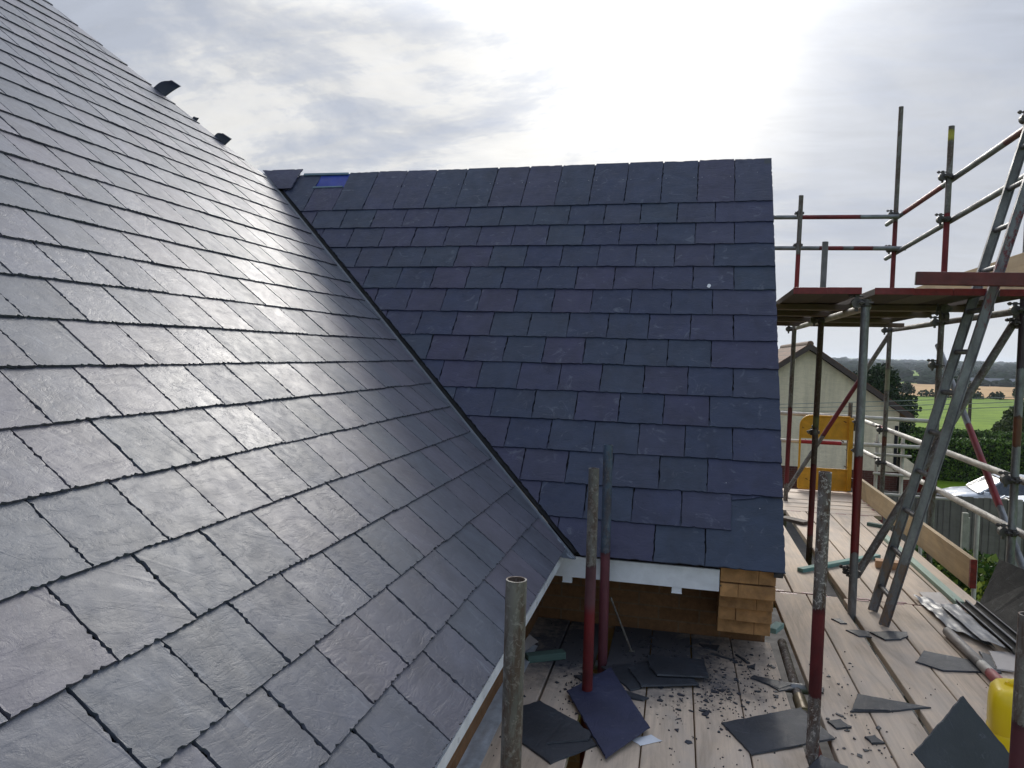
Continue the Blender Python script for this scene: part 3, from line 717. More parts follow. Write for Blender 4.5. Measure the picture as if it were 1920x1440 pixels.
# ---------------------------------------------------------------- upper platform
GU = 'scaffold boards of the upper platform'
up_b = [(.512, .700, 'upper platform board with red painted end, nearest the slate gable'), (.704, .892, 'upper platform board with red end, second from the slate gable'),
        (.968, 1.175, 'upper platform board with red end above the silvery post head'), (1.180, 1.385, 'upper platform board with red end left of the ladder'),
        (1.390, 1.56, 'upper platform board with red end behind the ladder'), (1.63, 1.80, 'upper platform board with red end right of the ladder')]
for x0, x1, lb in up_b:
    y0 = 4.9+rnd.uniform(-.02, .02)
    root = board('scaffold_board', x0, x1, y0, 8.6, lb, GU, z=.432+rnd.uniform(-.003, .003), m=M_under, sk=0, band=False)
    mb = MB(); mb.box((-(8.6-y0)/2-.003, 0, .019), (.006, (x1-x0)+.004, .040)); mb.build('painted_end', M_redpaint, root, bevel=.002)
for y, x0, x1, lb in ((5.78, .40, 1.86, 'nearest timber bearer under the upper platform'), (6.60, .40, 1.70, 'second timber bearer under the upper platform'), (7.60, .42, 1.62, 'third timber bearer under the upper platform'), (8.50, .45, 1.95, 'farthest timber bearer under the upper platform')):
    board('timber_bearer', x0, x1, y-.08, y+.08, lb, 'timber bearers under the upper platform', z=.391, m=M_bearer, along='x', sk=0, band=False, cat='timber bearer')
mb = MB(); mb.box((0, 0, 0), (1.2, .045, .074)); o = tag(empty('timber_beam', (1.75, 4.70, .462), -.10), 'dark red painted timber beam lying across in front of the ladder', 'beam')
o.rotation_euler = (0, R(1.6), R(-8)); mb.build('beam', M_redbeam, o, bevel=.004)
mb = MB(); mb.box((-.601, 0, 0), (.004, .043, .070)); mb.build('end_grain', M_under, o)

# ---------------------------------------------------------------- ladder
FL, FR = Vector((1.08, 5.111, ZP+.003)), Vector((1.087, 4.841, ZP+.003)); LD = Vector((.2422, .019, .97)).normalized()
lad = tag(empty('ladder', (FL+FR)/2), 'long grey aluminium ladder with reddish stile leaning up through the scaffold', 'ladder')
LL = 3.9; base = (FL+FR)/2
rung_dir = (FR-FL).normalized(); third = LD.cross(rung_dir).normalized()
MLd = Matrix((rung_dir, third, LD)).transposed()
for F, bands in ((FL, [(.0, .16, (.20, .14, .10))]), (FR, [(.0, .10, (.20, .13, .09)), (.46, .66, (.22, .04, .05))])):
    mb = MB(); N = 60
    for i in range(N+1):
        z = LL*i/N; c = (0,0,0,0)
        for a, b_, cc in bands:
            if a <= i/N <= b_: c = (*cc, .50)
        for x, y in ((-.0125, -.027), (.0125, -.027), (.0125, -.021), (.006, -.019), (.006, .019), (.0125, .021), (.0125, .027), (-.0125, .027)):
            mb.v.append(tuple(F-base+rung_dir*x+third*y+LD*z)); mb.col.append(c)
        if i:
            k = 8*i
            for j in range(8): mb.f.append((k-8+j, k-8+(j+1) % 8, k+(j+1) % 8, k+j))
    mb.f.append(tuple(range(8))); mb.f.append(tuple(range(8*N+7, 8*N-1, -1)))
    recalc(mb.build('stile', M_alu, lad))
for i in range(15):
    z = .165+i*.252; a = FL-base+LD*z; b_ = FR-base+LD*z
    mb = MB(); mb.cyl(a, b_, .0155, 12); mb.col = [(0,0,0,0)]*len(mb.v)
    mb.build('rung', M_alu, lad, smooth=True)

# ---------------------------------------------------------------- yellow gate
gate = tag(empty('safety_gate', (1.42, 9.62, ZP+.01)), 'yellow metal ladder safety gate closing the far end of the platform', 'gate')
x0, x1, zb, zt_, rr = -.27, .275, .02, .885, .12
fr_ = [(x1, 0, zb), (x1, 0, zt_)]+[(x0+rr-rr*math.sin(t), 0, zt_-rr+rr*math.cos(t)) for t in [i*math.pi/2/8 for i in range(9)]]+[(x0, 0, zb), (x1, 0, zb)]
mb = MB(); mb.path(fr_, .013, 10); mb.build('frame', M_yellow, gate, smooth=True)
mb = MB(); pts = [(x1, zt_-.27), (x1, zt_)]+[(x0+rr-rr*math.sin(t), zt_-rr+rr*math.cos(t)) for t in [i*math.pi/2/8 for i in range(9)]]+[(x0, zt_-.27)]
mb.add([(x, -.003, z) for x, z in pts]+[(x, .003, z) for x, z in pts], [tuple(range(len(pts))), tuple(range(2*len(pts)-1, len(pts)-1, -1))]); mb.build('top_panel', M_yellow, gate)
mb = MB(); mb.box(((x0+x1)/2, 0, .14), (x1-x0, .006, .25)); mb.box(((x0+x1)/2, -.008, .262), (x1-x0, .012, .018)); mb.build('kick_panel', M_yellow, gate)
mb = MB(); mb.box((x1+.012, -.01, .45), (.05, .04, .86)); mb.build('hinge_post', M_yellow, gate)
for z in (.12, .78):
    mb = MB(); mb.cyl((x1+.05, -.01, z-.05), (x1+.05, -.01, z+.05), .014, 10); mb.build('hinge', M_coupler, gate)
mb = MB()
for q in [(-.18, .13), (-.14, .11), (-.21, .60), (.22, .83), (.24, .50), (.245, .30), (-.24, .74), (.20, .60)]:
    s = rnd.uniform(.008, .02); mb.box((q[0], -.0045, q[1]), (s*2, .002, s*.6), Matrix.Rotation(.5, 3, 'Y'))
mb.build('rust_chips', m_plain('rust', (.10, .03, .015), .9, .3), gate)

# ---------------------------------------------------------------- jerrycan
can = tag(empty('jerrycan', (1.20, 3.12, ZP), R(-12)), 'bright yellow plastic jerrycan standing on the boards beside the dark post', 'jerrycan')
mb = MB(); rings = [(0, .86), (.012, .97), (.03, 1), (.21, 1), (.218, .965), (.226, 1), (.315, 1), (.352, .96), (.372, .84), (.380, .70)]; n = 32
for z, s in rings:
    for k in range(n):
        t = 2*math.pi*k/n; c, s_ = math.cos(t), math.sin(t); e = .36
        x = math.copysign(abs(c)**e, c)*.125*s; y = math.copysign(abs(s_)**e, s_)*.095*s
        mb.v.append((x, y, z-.0 if z else 0))
for i in range(len(rings)-1):
    for k in range(n): mb.f.append((i*n+k, i*n+(k+1) % n, (i+1)*n+(k+1) % n, (i+1)*n+k))
mb.f.append(tuple(range(n))[::-1]); mb.f.append(tuple(range((len(rings)-1)*n, len(rings)*n)))
mb.build('body', M_can, can, smooth=True)
mb = MB(); mb.path([(-.075, 0, .363), (-.065, 0, .386), (-.045, 0, .394), (.02, 0, .392), (.04, 0, .384), (.045, 0, .368)], .013, 10); mb.build('handle', M_can, can, smooth=True)
mb = MB(); mb.cyl((.085, 0, .37), (.085, 0, .403), .024, 18); mb.build('cap', M_can, can, smooth=True)
mb = MB(); mb.path([(-.126, -.07, .20), (-.05, -.098, .16), (.05, -.098, .16), (.1, -.098, .19)], .004, 6); mb.build('moulded_rib', M_can, can)

# ---------------------------------------------------------------- loose slates on the boards
def loose(poly, z, label, m=M_loose, t=.007, tilt=None, group='loose slates on the lower platform', name='loose_slate'):
    cx = sum(p[0] for p in poly)/len(poly); cy = sum(p[1] for p in poly)/len(poly)
    area = sum(poly[i][0]*poly[(i+1)%len(poly)][1]-poly[(i+1)%len(poly)][0]*poly[i][1] for i in range(len(poly)))
    if area < 0: poly = poly[::-1]
    mb = MB(); pts = []
    for i in range(len(poly)):
        p, q = poly[i], poly[(i+1) % len(poly)]; l = math.hypot(q[0]-p[0], q[1]-p[1]); n = max(1, int(l/.02)); nx, ny = (q[1]-p[1])/l, -(q[0]-p[0])/l
        for k in range(n):
            s = k/n; ins = rnd.uniform(0, .0035) if k else 0
            pts.append((p[0]+(q[0]-p[0])*s-nx*ins-cx, p[1]+(q[1]-p[1])*s-ny*ins-cy, nx, ny))
    n = len(pts)
    mb.v = [(x, y, 0) for x, y, a, b in pts]+[(x-a*rnd.uniform(.001, .004), y-b*rnd.uniform(.001, .004), t) for x, y, a, b in pts]
    mb.f = [tuple(range(n))[::-1], tuple(range(n, 2*n))]+[(i, (i+1) % n, n+(i+1) % n, n+i) for i in range(n)]
    o = mb.build(name, m); o.location = (cx, cy, z)
    if tilt: o.rotation_euler = tilt
    return tag(o, label, 'slate', group)
Z = ZP+.0015
loose([(-.656, 3.28), (-.454, 3.132), (-.355, 2.968), (-.508, 2.779), (-.656, 2.902), (-.723, 3.2)], Z, 'large dark slate lying beside the foreground post, partly under the bright blue slate')
loose([(-.548, 2.905), (-.39, 2.983), (-.38, 3.05), (-.511, 3.115)], Z+.0085, 'smaller dark slate on top of the large slate beside the foreground post')
loose([(-.552, 3.373), (-.385, 3.666), (-.159, 3.129), (-.309, 2.854)], Z+.022, 'rectangular deep blue slate with nail holes, propped at the foot of the red post', M_loose_blue, tilt=(R(1.5), R(-2), 0))
loose([(-.441, 3.734), (-.227, 3.87), (-.145, 3.717), (-.233, 3.542), (-.274, 3.506)], Z, 'bottom slate of the pile in front of the white fascia')
loose([(-.308, 3.729), (-.227, 3.822), (.007, 3.727), (.035, 3.644), (-.228, 3.543)], Z+.010, 'middle slate of the pile, with a straight near edge')
loose([(-.228, 3.884), (.057, 3.913), (.082, 3.707), (-.162, 3.661), (-.205, 3.743)], Z+.026, 'top slate of the pile, with a ragged near edge', tilt=(R(1.2), 0, 0))
loose([(-.34, 3.52), (-.185, 3.454), (-.21, 3.42), (-.33, 3.43)], Z, 'thin slate strip poking out in front of the pile')
loose([(-.556, 3.587), (-.423, 3.66), (-.438, 3.574), (-.51, 3.545)], Z, 'dark slate wedge behind the foot of the red post')
loose([(.127, 3.307), (.386, 3.492), (.474, 3.551), (.579, 3.296), (.237, 3.068)], Z+.003, 'large smooth grey slate with a pointed left corner, left of the mortar spattered post', tilt=(0, R(-.6), 0))
loose([(.429, 3.02), (.50, 3.15), (.592, 3.09), (.60, 2.9), (.45, 2.9)], Z, 'slate at the bottom edge of the picture below the mortar spattered post')
loose([(.276, 3.824), (.291, 3.861), (.464, 3.815), (.46, 3.795), (.403, 3.73)], Z, 'narrow pointed slate near the long gap, below the corbel')
loose([(.36, 3.76), (.44, 3.80), (.47, 3.76), (.40, 3.71)], Z+.001, 'small slate corner under the narrow pointed slate', t=.004)
loose([(.029, 4.198), (.138, 4.209), (.126, 4.129), (.06, 4.15)], Z, 'small rectangular slate offcut near the wall left of the corbel')
loose([(.215, 4.105), (.228, 4.109), (.287, 4.014), (.268, 4.008)], Z, 'thin slate sliver right of the small rectangular offcut')
loose([(.266, 3.959), (.31, 4.014), (.306, 3.938)], Z, 'small triangular slate chip below the thin sliver')
loose([(.10, 4.09), (.21, 4.03), (.20, 4.02), (.09, 4.075)], Z, 'long thin slate splinter below the small rectangular offcut')
loose([(.751, 3.792), (1.052, 3.741), (.855, 3.637), (.685, 3.585)], Z, 'split triangular grey slate spanning three boards')
loose([(.70, 3.60), (.82, 3.71), (.86, 3.64)], Z+.008, 'thin flake lying on the split triangular slate', t=.003)
loose([(.85, 4.682), (.932, 4.709), (.981, 4.699), (.976, 4.603), (.905, 4.597)], Z, 'pointed dark slate left of the lens shaped slate near the ladder foot')
loose([(.979, 4.689), (1.089, 4.743), (1.194, 4.76), (1.183, 4.687), (1.13, 4.62), (1.041, 4.582)], Z, 'lens shaped dark slate just in front of the ladder foot')
loose([(.80, 4.86), (.85, 4.88), (.88, 4.80), (.84, 4.79)], Z, 'small pointed slate behind the dark slate near the ladder foot')
loose([(1.206, 4.477), (1.54, 4.378), (1.517, 4.276), (1.232, 4.212), (1.122, 4.295)], Z, 'curved grey slate partly under the loose pale tube')
loose([(1.545, 4.555), (1.685, 4.555), (1.579, 4.282), (1.50, 4.30)], Z+.012, 'pale slate behind the jerrycan', M_palesheet, tilt=(0, R(-3), 0))  # uses the pale sheet colour, not the dark slate one
loose([(1.50, 4.56), (1.56, 4.5), (1.53, 4.32), (1.46, 4.30)], Z+.002, 'dark slate edge under the pale slate behind the jerrycan')
loose([(.70, 3.36), (.745, 3.39), (.775, 3.33), (.72, 3.31)], Z, 'small slate chip on the board right of the mortar spattered post')
for poly, lb in (([(.57, 3.46), (.63, 3.50), (.665, 3.43), (.60, 3.40)], 'largest chip of the slate crumbs right of the deep red post'), ([(.56, 3.83), (.61, 3.81), (.60, 3.75), (.57, 3.77)], 'crumbled slate flake beside the long gap')):
    loose(poly, Z, lb)
# leaning slates, near right: two slates on edge against the dark post
def slab(corners, t, name, m, parent):
    c = [Vector(q) for q in corners]; n = (c[1]-c[0]).cross(c[2]-c[0]).normalized()*t
    mb = MB(); k = len(c); mb.add(c+[q+n for q in c], [tuple(range(k)), tuple(range(2*k-1, k-1, -1))]+[(i, k+i, k+(i+1) % k, (i+1) % k) for i in range(k)])
    return recalc(mb.build(name, m, parent, bevel=.0008))
st = tag(empty('leaning_slate', (.977, 2.456, ZP+.002)), 'large dark slate standing on its corner in front of the yellow jerrycan', 'slate', 'leaning slates')
off = Vector((.977, 2.456, ZP+.002)); A4, B4, C4, D4 = Vector((.816, 2.6, -1.035)), Vector((.654, 2.466, -1.169)), Vector((1.14, 2.59, -1.416)), Vector((.977, 2.456, -1.553))
def slate3(A, B, C, D, t, label, m, group, notch=True):
    root = tag(empty('leaning_slate', D), label, 'slate', group)
    n = (B-A).cross(C-A).normalized(); 
    if n.y < 0: n = -n
    pts = []
    for p, q in ((A, B), (B, D), (D, C), (C, A)):
        l = (q-p).length; k = int(l/.02); 
        cen = (A+D)/2
        for i in range(k):
            x = p+(q-p)*(i/k)
            if i: x = x+(cen-x).normalized()*rnd.uniform(0, .004)
            pts.append(x-D)
    if notch: pts = pts
    k = len(pts); mb = MB(); mb.v = [tuple(p) for p in pts]+[tuple(p+n*t) for p in pts]
    mb.f = [tuple(range(k)), tuple(range(2*k-1, k-1, -1))]+[(i, k+i, k+(i+1) % k, (i+1) % k) for i in range(k)]
    recalc(mb.build('slab', m, root)); return root
bpy.data.objects.remove(st)
nn = (B4-A4).cross(C4-A4).normalized(); nn = nn if nn.y > 0 else -nn
slate3(A4, B4, C4, D4, .007, 'large dark slate standing on its corner in front of the yellow jerrycan', M_loose, 'leaning slates')
dd = nn*.012+Vector((.012, 0, .004)); slate3(A4+dd, B4+dd, C4+dd, D4+dd, .007, 'second slate directly behind the large slate that stands on its corner', M_loose, 'leaning slates')
a_, b_, c_, d_ = Vector((1.90, 5.50, -1.255)), Vector((1.76, 5.40, -1.54)), Vector((1.985, 4.95, -1.235)), Vector((1.78, 4.74, -1.54))
M_blackslate = m_slate((.014, .014, .016), (.018, .017, .018), (.014, .016, .017), (0, 0, 0), (1, .5, 1), (.7, .85))
slate3(a_, b_, c_, d_, .007, 'big black looking slate propped upright past the end of the toe board', M_blackslate, 'leaning slates')
dv = Vector((.03, -.02, -.02)); slate3(a_+dv, b_+dv+Vector((0,0,.02)), c_+dv, d_+dv+Vector((0,0,.02)), .007, 'slate hidden mostly behind the big black looking propped slate', M_blackslate, 'leaning slates')

# lead sheet, pale sheet, gutters
def sheet(name, poly, z, label, m, amp, cat, nx=14, t=.0016, curl=0.):
    """crumpled sheet: bilinear grid over a quad"""
    P_ = [Vector((x, y, 0)) for x, y in poly]; c = sum(P_, Vector())/4; mb = MB()
    for k in (0, 1):
        for j in range(nx+1):
            for i in range(nx+1):
                u, v = i/nx, j/nx
                p = (P_[0]*(1-u)+P_[1]*u)*(1-v)+(P_[3]*(1-u)+P_[2]*u)*v-c
                h = amp*(.5+.5*noise.noise(Vector((p.x*9, p.y*5, 3.3))))+amp*.4*noise.noise(Vector((p.x*30, p.y*14, 1)))+curl*(u-.5)**2
                mb.v.append((p.x, p.y, max(0, h)+k*t))
    w_ = nx+1; o2 = w_*w_
    for j in range(nx):
        for i in range(nx):
            q = (j*w_+i, j*w_+i+1, (j+1)*w_+i+1, (j+1)*w_+i); mb.f.append(tuple(reversed(q))); mb.f.append(tuple(a+o2 for a in q))
    for i in range(nx):
        mb.f.append((i, i+1, o2+i+1, o2+i)); a = nx*w_+i; mb.f.append((a+1, a, o2+a, o2+a+1))
        a = i*w_; mb.f.append((a+w_, a, o2+a, o2+a+w_)); a = i*w_+nx; mb.f.append((a, a+w_, o2+a+w_, o2+a))
    o = recalc(mb.build(name, m, smooth=True)); o.location = (c.x, c.y, z); return tag(o, label, cat)
sheet('metal_sheet', [(1.47, 5.62), (1.61, 5.66), (1.608, 5.30), (1.47, 5.28)], Z+.004, 'smooth pale sheet at the far end of the crumpled lead', M_palesheet, .002, 'sheet')
sheet('lead_sheet', [(1.405, 5.50), (1.50, 5.42), (1.60, 4.62), (1.44, 4.86)], Z+.006, 'crumpled shiny grey lead sheet lying along the boards', M_lead, .030, 'lead sheet', 22)
sheet('lead_sheet', [(1.50, 5.26), (1.60, 5.28), (1.625, 4.55), (1.535, 4.64)], Z+.036, 'smoother strip of lead lying on the crumpled sheet, beside the gutter lengths', M_lead, .014, 'lead sheet', 18)
for x, lb in ((1.652, 'black plastic gutter length next to the lead sheet'), (1.715, 'black plastic gutter length beside the propped slate')):
    root = tag(empty('gutter_length', (x+.004, 4.93, Z+.055), SK), lb, 'gutter', 'gutter lengths on the boards'); mb = MB(); n = 10
    prof = [(-.029*math.cos(math.pi*i/n), -.032*math.sin(math.pi*i/n)) for i in range(n+1)]; prof2 = [(x_*.92, y_*.92+.0) for x_, y_ in prof][::-1]
    pr = prof+prof2; k = len(pr)
    mb.v = [(a, -.42, b) for a, b in pr]+[(a, .42, b) for a, b in pr]; mb.f = [(i, (i+1) % k, k+(i+1) % k, k+i) for i in range(k)]+[tuple(range(k))[::-1], tuple(range(k, 2*k))]
    recalc(mb.build('channel', M_black, root))
    mb = MB()
    for s in (-1, 1): mb.box((s*.029, 0, .002), (.006, .842, .005))
    mb.build('rim', m_plain('pale_plastic_rim', (.20, .205, .22), .7, .1), root)  # rim strips in a paler grey than the channel

# battens and offcuts
def batten(p0, p1, w_, h, label, m, name='timber_batten', cat='batten', roll=0):
    p0 = Vector((*p0, 0)); p1 = Vector((*p1, 0)); d = p1-p0; L = d.length
    o = empty(name, ((p0.x+p1.x)/2, (p0.y+p1.y)/2, ZP+.002), math.atan2(d.y, d.x)); tag(o, label, cat)
    mb = MB(); mb.box((0, 0, h/2), (L, w_, h)); mb.build('batten', m, o, bevel=.002); return o
batten((.741, 5.88), (1.40, 6.53), .05, .028, 'turquoise treated batten lying across the boards behind the rusty and silvery posts', M_green)
batten((1.322, 6.24), (1.50, 6.22), .09, .055, 'short brown timber block in front of the ladder', M_block, 'timber_block', 'timber block')
batten((1.60, 7.40), (1.655, 5.40), .055, .030, 'long pale green batten lying beside the toe board', M_palegreen)
batten((1.571, 7.798), (1.725, 7.694), .05, .03, 'short dark green offcut near the far toe board', M_dkgreen, 'timber_offcut', 'offcut')
batten((-.812, 3.69), (-.640, 3.80), .052, .036, 'short green offcut between the foreground post and the red footed posts', M_dkgreen, 'timber_offcut', 'offcut')
batten((.80, 7.78), (1.0, 7.60), .11, .03, 'short grey board end laid across the open strip beside the gable', M_under, 'timber_offcut', 'offcut')
batten((.43, 4.50), (.485, 4.62), .05, .03, 'turquoise offcut tucked behind the brick corbel', M_green, 'timber_offcut', 'offcut')
o = tag(empty('slate_ripper', (-.313, 3.98, ZP)), 'thin dark rod leaning from the boards against the blue grey post', 'rod')
mb = MB(); mb.cyl((0, 0, .004), (-.112, -.06, .30), .0055, 8); mb.build('rod', M_steel_dark, o); mb = MB(); mb.box((.002, .002, .006), (.03, .012, .006)); mb.build('tip', M_steel_dark, o)
loose([(-.24, 3.06), (-.155, 3.125), (-.105, 3.085), (-.19, 3.02)], Z+.001, 'scrap of white paper poking out from under the bright blue slate', M_paper, t=.0012, group=None, name='paper_scrap')['category'] = 'paper'
# grey film / mortar edge along the recessed wall
sheet('plastic_film', [(-.872, 3.9), (-.80, 3.9), (-.745, 2.35), (-.845, 2.35)], Z, 'wrinkled grey plastic film lying along the foot of the recessed wall', M_greyplastic, .016, 'plastic film', 24)
loose([(-.865, 3.95), (-.80, 3.95), (-.84, 3.70), (-.87, 3.72)], Z+.03, 'pale broken slate standing behind the green offcut', M_palesheet, t=.004, tilt=(0, R(35), 0))

# slate crumbs: countless chips, one stuff object
mb = MB()
def chip(x, y, s, z=ZP+.001):
    n = rnd.choice((3, 4, 5)); a0 = rnd.uniform(0, 6.28); st_ = rnd.uniform(.35, 1.); ang = rnd.uniform(0, 3.14); h = rnd.uniform(.001, .004)
    pts = []
    for i in range(n):
        t = a0+6.283*i/n+rnd.uniform(-.4, .4); px, py = math.cos(t)*s, math.sin(t)*s*st_
        pts.append((x+px*math.cos(ang)-py*math.sin(ang), y+px*math.sin(ang)+py*math.cos(ang)))
    tilt = rnd.uniform(0, .004); k = len(mb.v)
    mb.v += [(px, py, z) for px, py in pts]+[(px, py, z+h+(tilt if i % 2 else 0)) for i, (px, py) in enumerate(pts)]
    mb.f += [tuple(k+n+i for i in range(n))]+[(k+i, k+(i+1) % n, k+n+(i+1) % n, k+n+i) for i in range(n)]
gaps = [(-.462, -.398), (.452, .572), (.985, 1.02)]
def ok(x, y):
    xs = x+(y-3)*SK
    return not any(a-.006 < xs < b+.006 for a, b in gaps) and y < YW-.02
for cx, cy, sx, sy, n, smax in ((.12, 3.60, .07, .16, 260, .013), (.20, 3.72, .12, .22, 420, .011), (-.33, 3.45, .05, .12, 60, .010), (-.52, 3.55, .05, .16, 260, .008), (-.50, 3.25, .05, .1, 60, .008),
                              (-.08, 3.45, .05, .22, 160, .011), (.13, 3.35, .05, .15, 60, .016), (-.12, 4.05, .12, .12, 200, .011), (-.28, 4.05, .07, .1, 110, .012), (.15, 4.05, .13, .12, 90, .012),
                              (.33, 3.75, .08, .22, 150, .010), (.36, 4.0, .05, .12, 50, .009), (.68, 3.42, .06, .12, 70, .014), (.72, 4.0, .06, .25, 60, .012), (.70, 3.15, .06, .14, 40, .012),
                              (.90, 3.4, .2, .4, 70, .010), (1.1, 3.9, .25, .5, 50, .009), (-.6, 2.8, .15, .3, 60, .008), (-.78, 3.0, .05, .3, 90, .010), (-.1, 2.9, .2, .25, 60, .007), (.25, 3.0, .2, .2, 30, .01), (.8, 6.5, .3, 1., 30, .01), (-.6, 4.0, .15, .15, 90, .009)):
    for i in range(int(n*.42)):
        x, y = rnd.gauss(cx, sx), rnd.gauss(cy, sy)
        if ok(x, y): chip(x, y, rnd.uniform(.002, .5*smax) if rnd.random() < .8 else rnd.uniform(.5*smax, smax*1.7))
tag(mb.build('slate_crumbs', M_loose), 'scattered crumbs and flakes of broken slate over the boards', 'slate crumbs', kind='stuff')

# ---------------------------------------------------------------- the country beyond
def gz(y):            # ground height falls away gently behind the lawn
    if y < 34: return -5.
    if y < 420: return -5-.0148*(y-34)
    return -10.7+(y-420)*.0058
mb = MB(); xs = [-4000, -1500, -600, -250, -100, -40, -10, 0, 10, 25, 50, 100, 250, 600, 1500, 4000]; ys = [-400, -100, -20, 0, 15, 30, 34, 45, 60, 90, 130, 180, 260, 340, 420, 600, 900, 1400, 2500, 5000]
for y in ys:
    for x in xs: mb.v.append((x, y, gz(y)))
W_ = len(xs)
for j in range(len(ys)-1):
    for i in range(W_-1): mb.f.append((j*W_+i, j*W_+i+1, (j+1)*W_+i+1, (j+1)*W_+i))
def f(g, b):
    c = coord(g); n = g.noise(g.map(c, (1, 2.2, 1)), .22, 8, .65, .5); n2 = g.noise(c, 4., 6, .7)
    col = g.ramp(n, [(.30, (.05, .10, .008)), (.5, (.12, .20, .012)), (.68, (.19, .28, .02))])
    g.l(g.mix(1., col, g.ramp(n2, [(.3, .7), (.7, 1.25)]), 'MULTIPLY'), b.inputs['Base Color'])
tag(mb.build('ground', mat('meadow_grass', f, .95, .1)), kind='structure')
def strip(name, x0, x1, y0, y1, dz, m, n=12):
    mb = MB()
    for j in range(n+1):
        y = y0+(y1-y0)*j/n; mb.v += [(x0, y, gz(y)+dz), (x1, y, gz(y)+dz)]
    mb.f = [(2*j, 2*j+1, 2*j+3, 2*j+2) for j in range(n)]
    return tag(mb.build(name, m), kind='structure')
def f(g, b):
    c = coord(g); n = g.noise(g.map(c, (1, .25, 1)), .05, 7, .6); col = g.ramp(n, [(.3, (.30, .185, .085)), (.6, (.42, .27, .13)), (.75, (.34, .24, .12))]); g.l(col, b.inputs['Base Color'])
strip('wheat_field', -300, 600, 176, 420, .10, mat('wheat', f, .95, .1))
strip('drive', 5.2, 40, 19.3, 27.5, .02, m_plain('gravel_drive', (.11, .10, .095), .95, .3, 3))
strip('yard', -30, 5.2, -8, 29, .015, m_plain('shade_dark_earth', (.035, .030, .026), .95, .5, 2, .01, 8))  # earth colour darkened to stand for the shade below the platform

def leafmat(name, c1, c2, c3):
    def f(g, b):
        geo = g.n('ShaderNodeNewGeometry'); rpi = geo.outputs['Random Per Island']
        n = g.noise(coord(g), 1.3, 3, .6); a = g.ramp(g.math('ADD', g.math('MULTIPLY', rpi, .6), g.math('MULTIPLY', n, .4)), [(.25, c1), (.5, c2), (.75, c3)])
        g.l(a, b.inputs['Base Color'])
    return mat(name, f, .7, .25)
L_dark = leafmat('dark_leaves', (.010, .022, .008), (.018, .038, .012), (.035, .06, .018))
L_hedge = leafmat('hedge_leaves', (.025, .05, .010), (.06, .12, .018), (.13, .21, .03))
L_shrub = leafmat('shrub_leaves', (.02, .05, .01), (.05, .11, .015), (.16, .21, .03))
L_yel = leafmat('yellow_green_leaves', (.08, .12, .01), (.18, .24, .02), (.33, .34, .05))
L_olive = leafmat('olive_leaves', (.03, .045, .012), (.06, .085, .024), (.11, .13, .04))
M_trunk = m_plain('bark', (.07, .05, .035), .9, .3, 8, .01, 12)
def leaf(mb, p, s):
    n = Vector((rnd.gauss(0, 1), rnd.gauss(0, 1), rnd.gauss(.5, .8))).normalized(); a = n.orthogonal().normalized(); b = n.cross(a); t = rnd.uniform(0, 6.28)
    a, b = a*math.cos(t)+b*math.sin(t), b*math.cos(t)-a*math.sin(t); s2 = s*rnd.uniform(.5, .8)
    k = len(mb.v); mb.v += [tuple(p-a*s), tuple(p+b*s2), tuple(p+a*s), tuple(p-b*s2)]; mb.f.append((k, k+1, k+2, k+3))
def crown(blobs, n, s):
    mb = MB(); tot = sum(r**2 for _, r in blobs)
    for c, r in blobs:
        for i in range(int(n*r*r/tot)):
            d = Vector((rnd.gauss(0, 1), rnd.gauss(0, 1), rnd.gauss(0, 1))).normalized(); rr = r*(rnd.random()**.28)*(1+.22*noise.noise(d*2.1+Vector(c)))
            leaf(mb, Vector(c)+d*rr*Vector((1, 1, .85)).length/1.65, s*rnd.uniform(.6, 1.4))
    return mb
def tree(name, loc, blobs, n, s, m, th, tr, label, cat='tree', group=None, inner=True):
    root = tag(empty(name, loc), label, cat, group)
    crown(blobs, n, s).build('crown', m, root)
    mb = MB(); mb.cyl((0, 0, 0), (0, 0, th), tr, 10, tr*.55)
    for i in range(6):
        t = i*1.05; c, r = blobs[i % len(blobs)]; mb.cyl((0, 0, th*.8), tuple(Vector(c)*.9+Vector((0,0,0))), tr*.4, 6, tr*.1)
    mb.build('trunk', M_trunk, root); return root
def blobs(n, rx, ry, z0, z1, r0, r1):
    out = []
    for i in range(n):
        t = rnd.uniform(0, 6.28); z = rnd.uniform(z0, z1); k = math.sin(math.pi*min(1, max(.12, (z-z0)/(z1-z0)*.75+.2)))*rnd.random()**.5
        out.append(((rx*k*math.cos(t), ry*k*math.sin(t), z), rnd.uniform(r0, r1)))
    return out
tree('oak_tree', (9.3, 45, gz(45)), blobs(30, 1.5, 1.5, 1.0, 4.3, .75, 1.1), 30000, .085, L_dark, 2.2, .25, 'dense dark green tree rising behind the cream gabled house')
tree('small_tree', (6.9, 46, gz(46)), blobs(6, .8, .8, 2.4, 3.9, .4, .6), 5000, .08, L_dark, 2.2, .12, 'lower dark crown just left of the dense tree, over the house roof')
tree('round_tree', (19.9, 55, gz(55)), blobs(24, 1.4, 1.4, .4, 2.5, .45, .75), 18000, .09, L_olive, 1., .15, 'olive green bushy tree behind the hedges at the right')
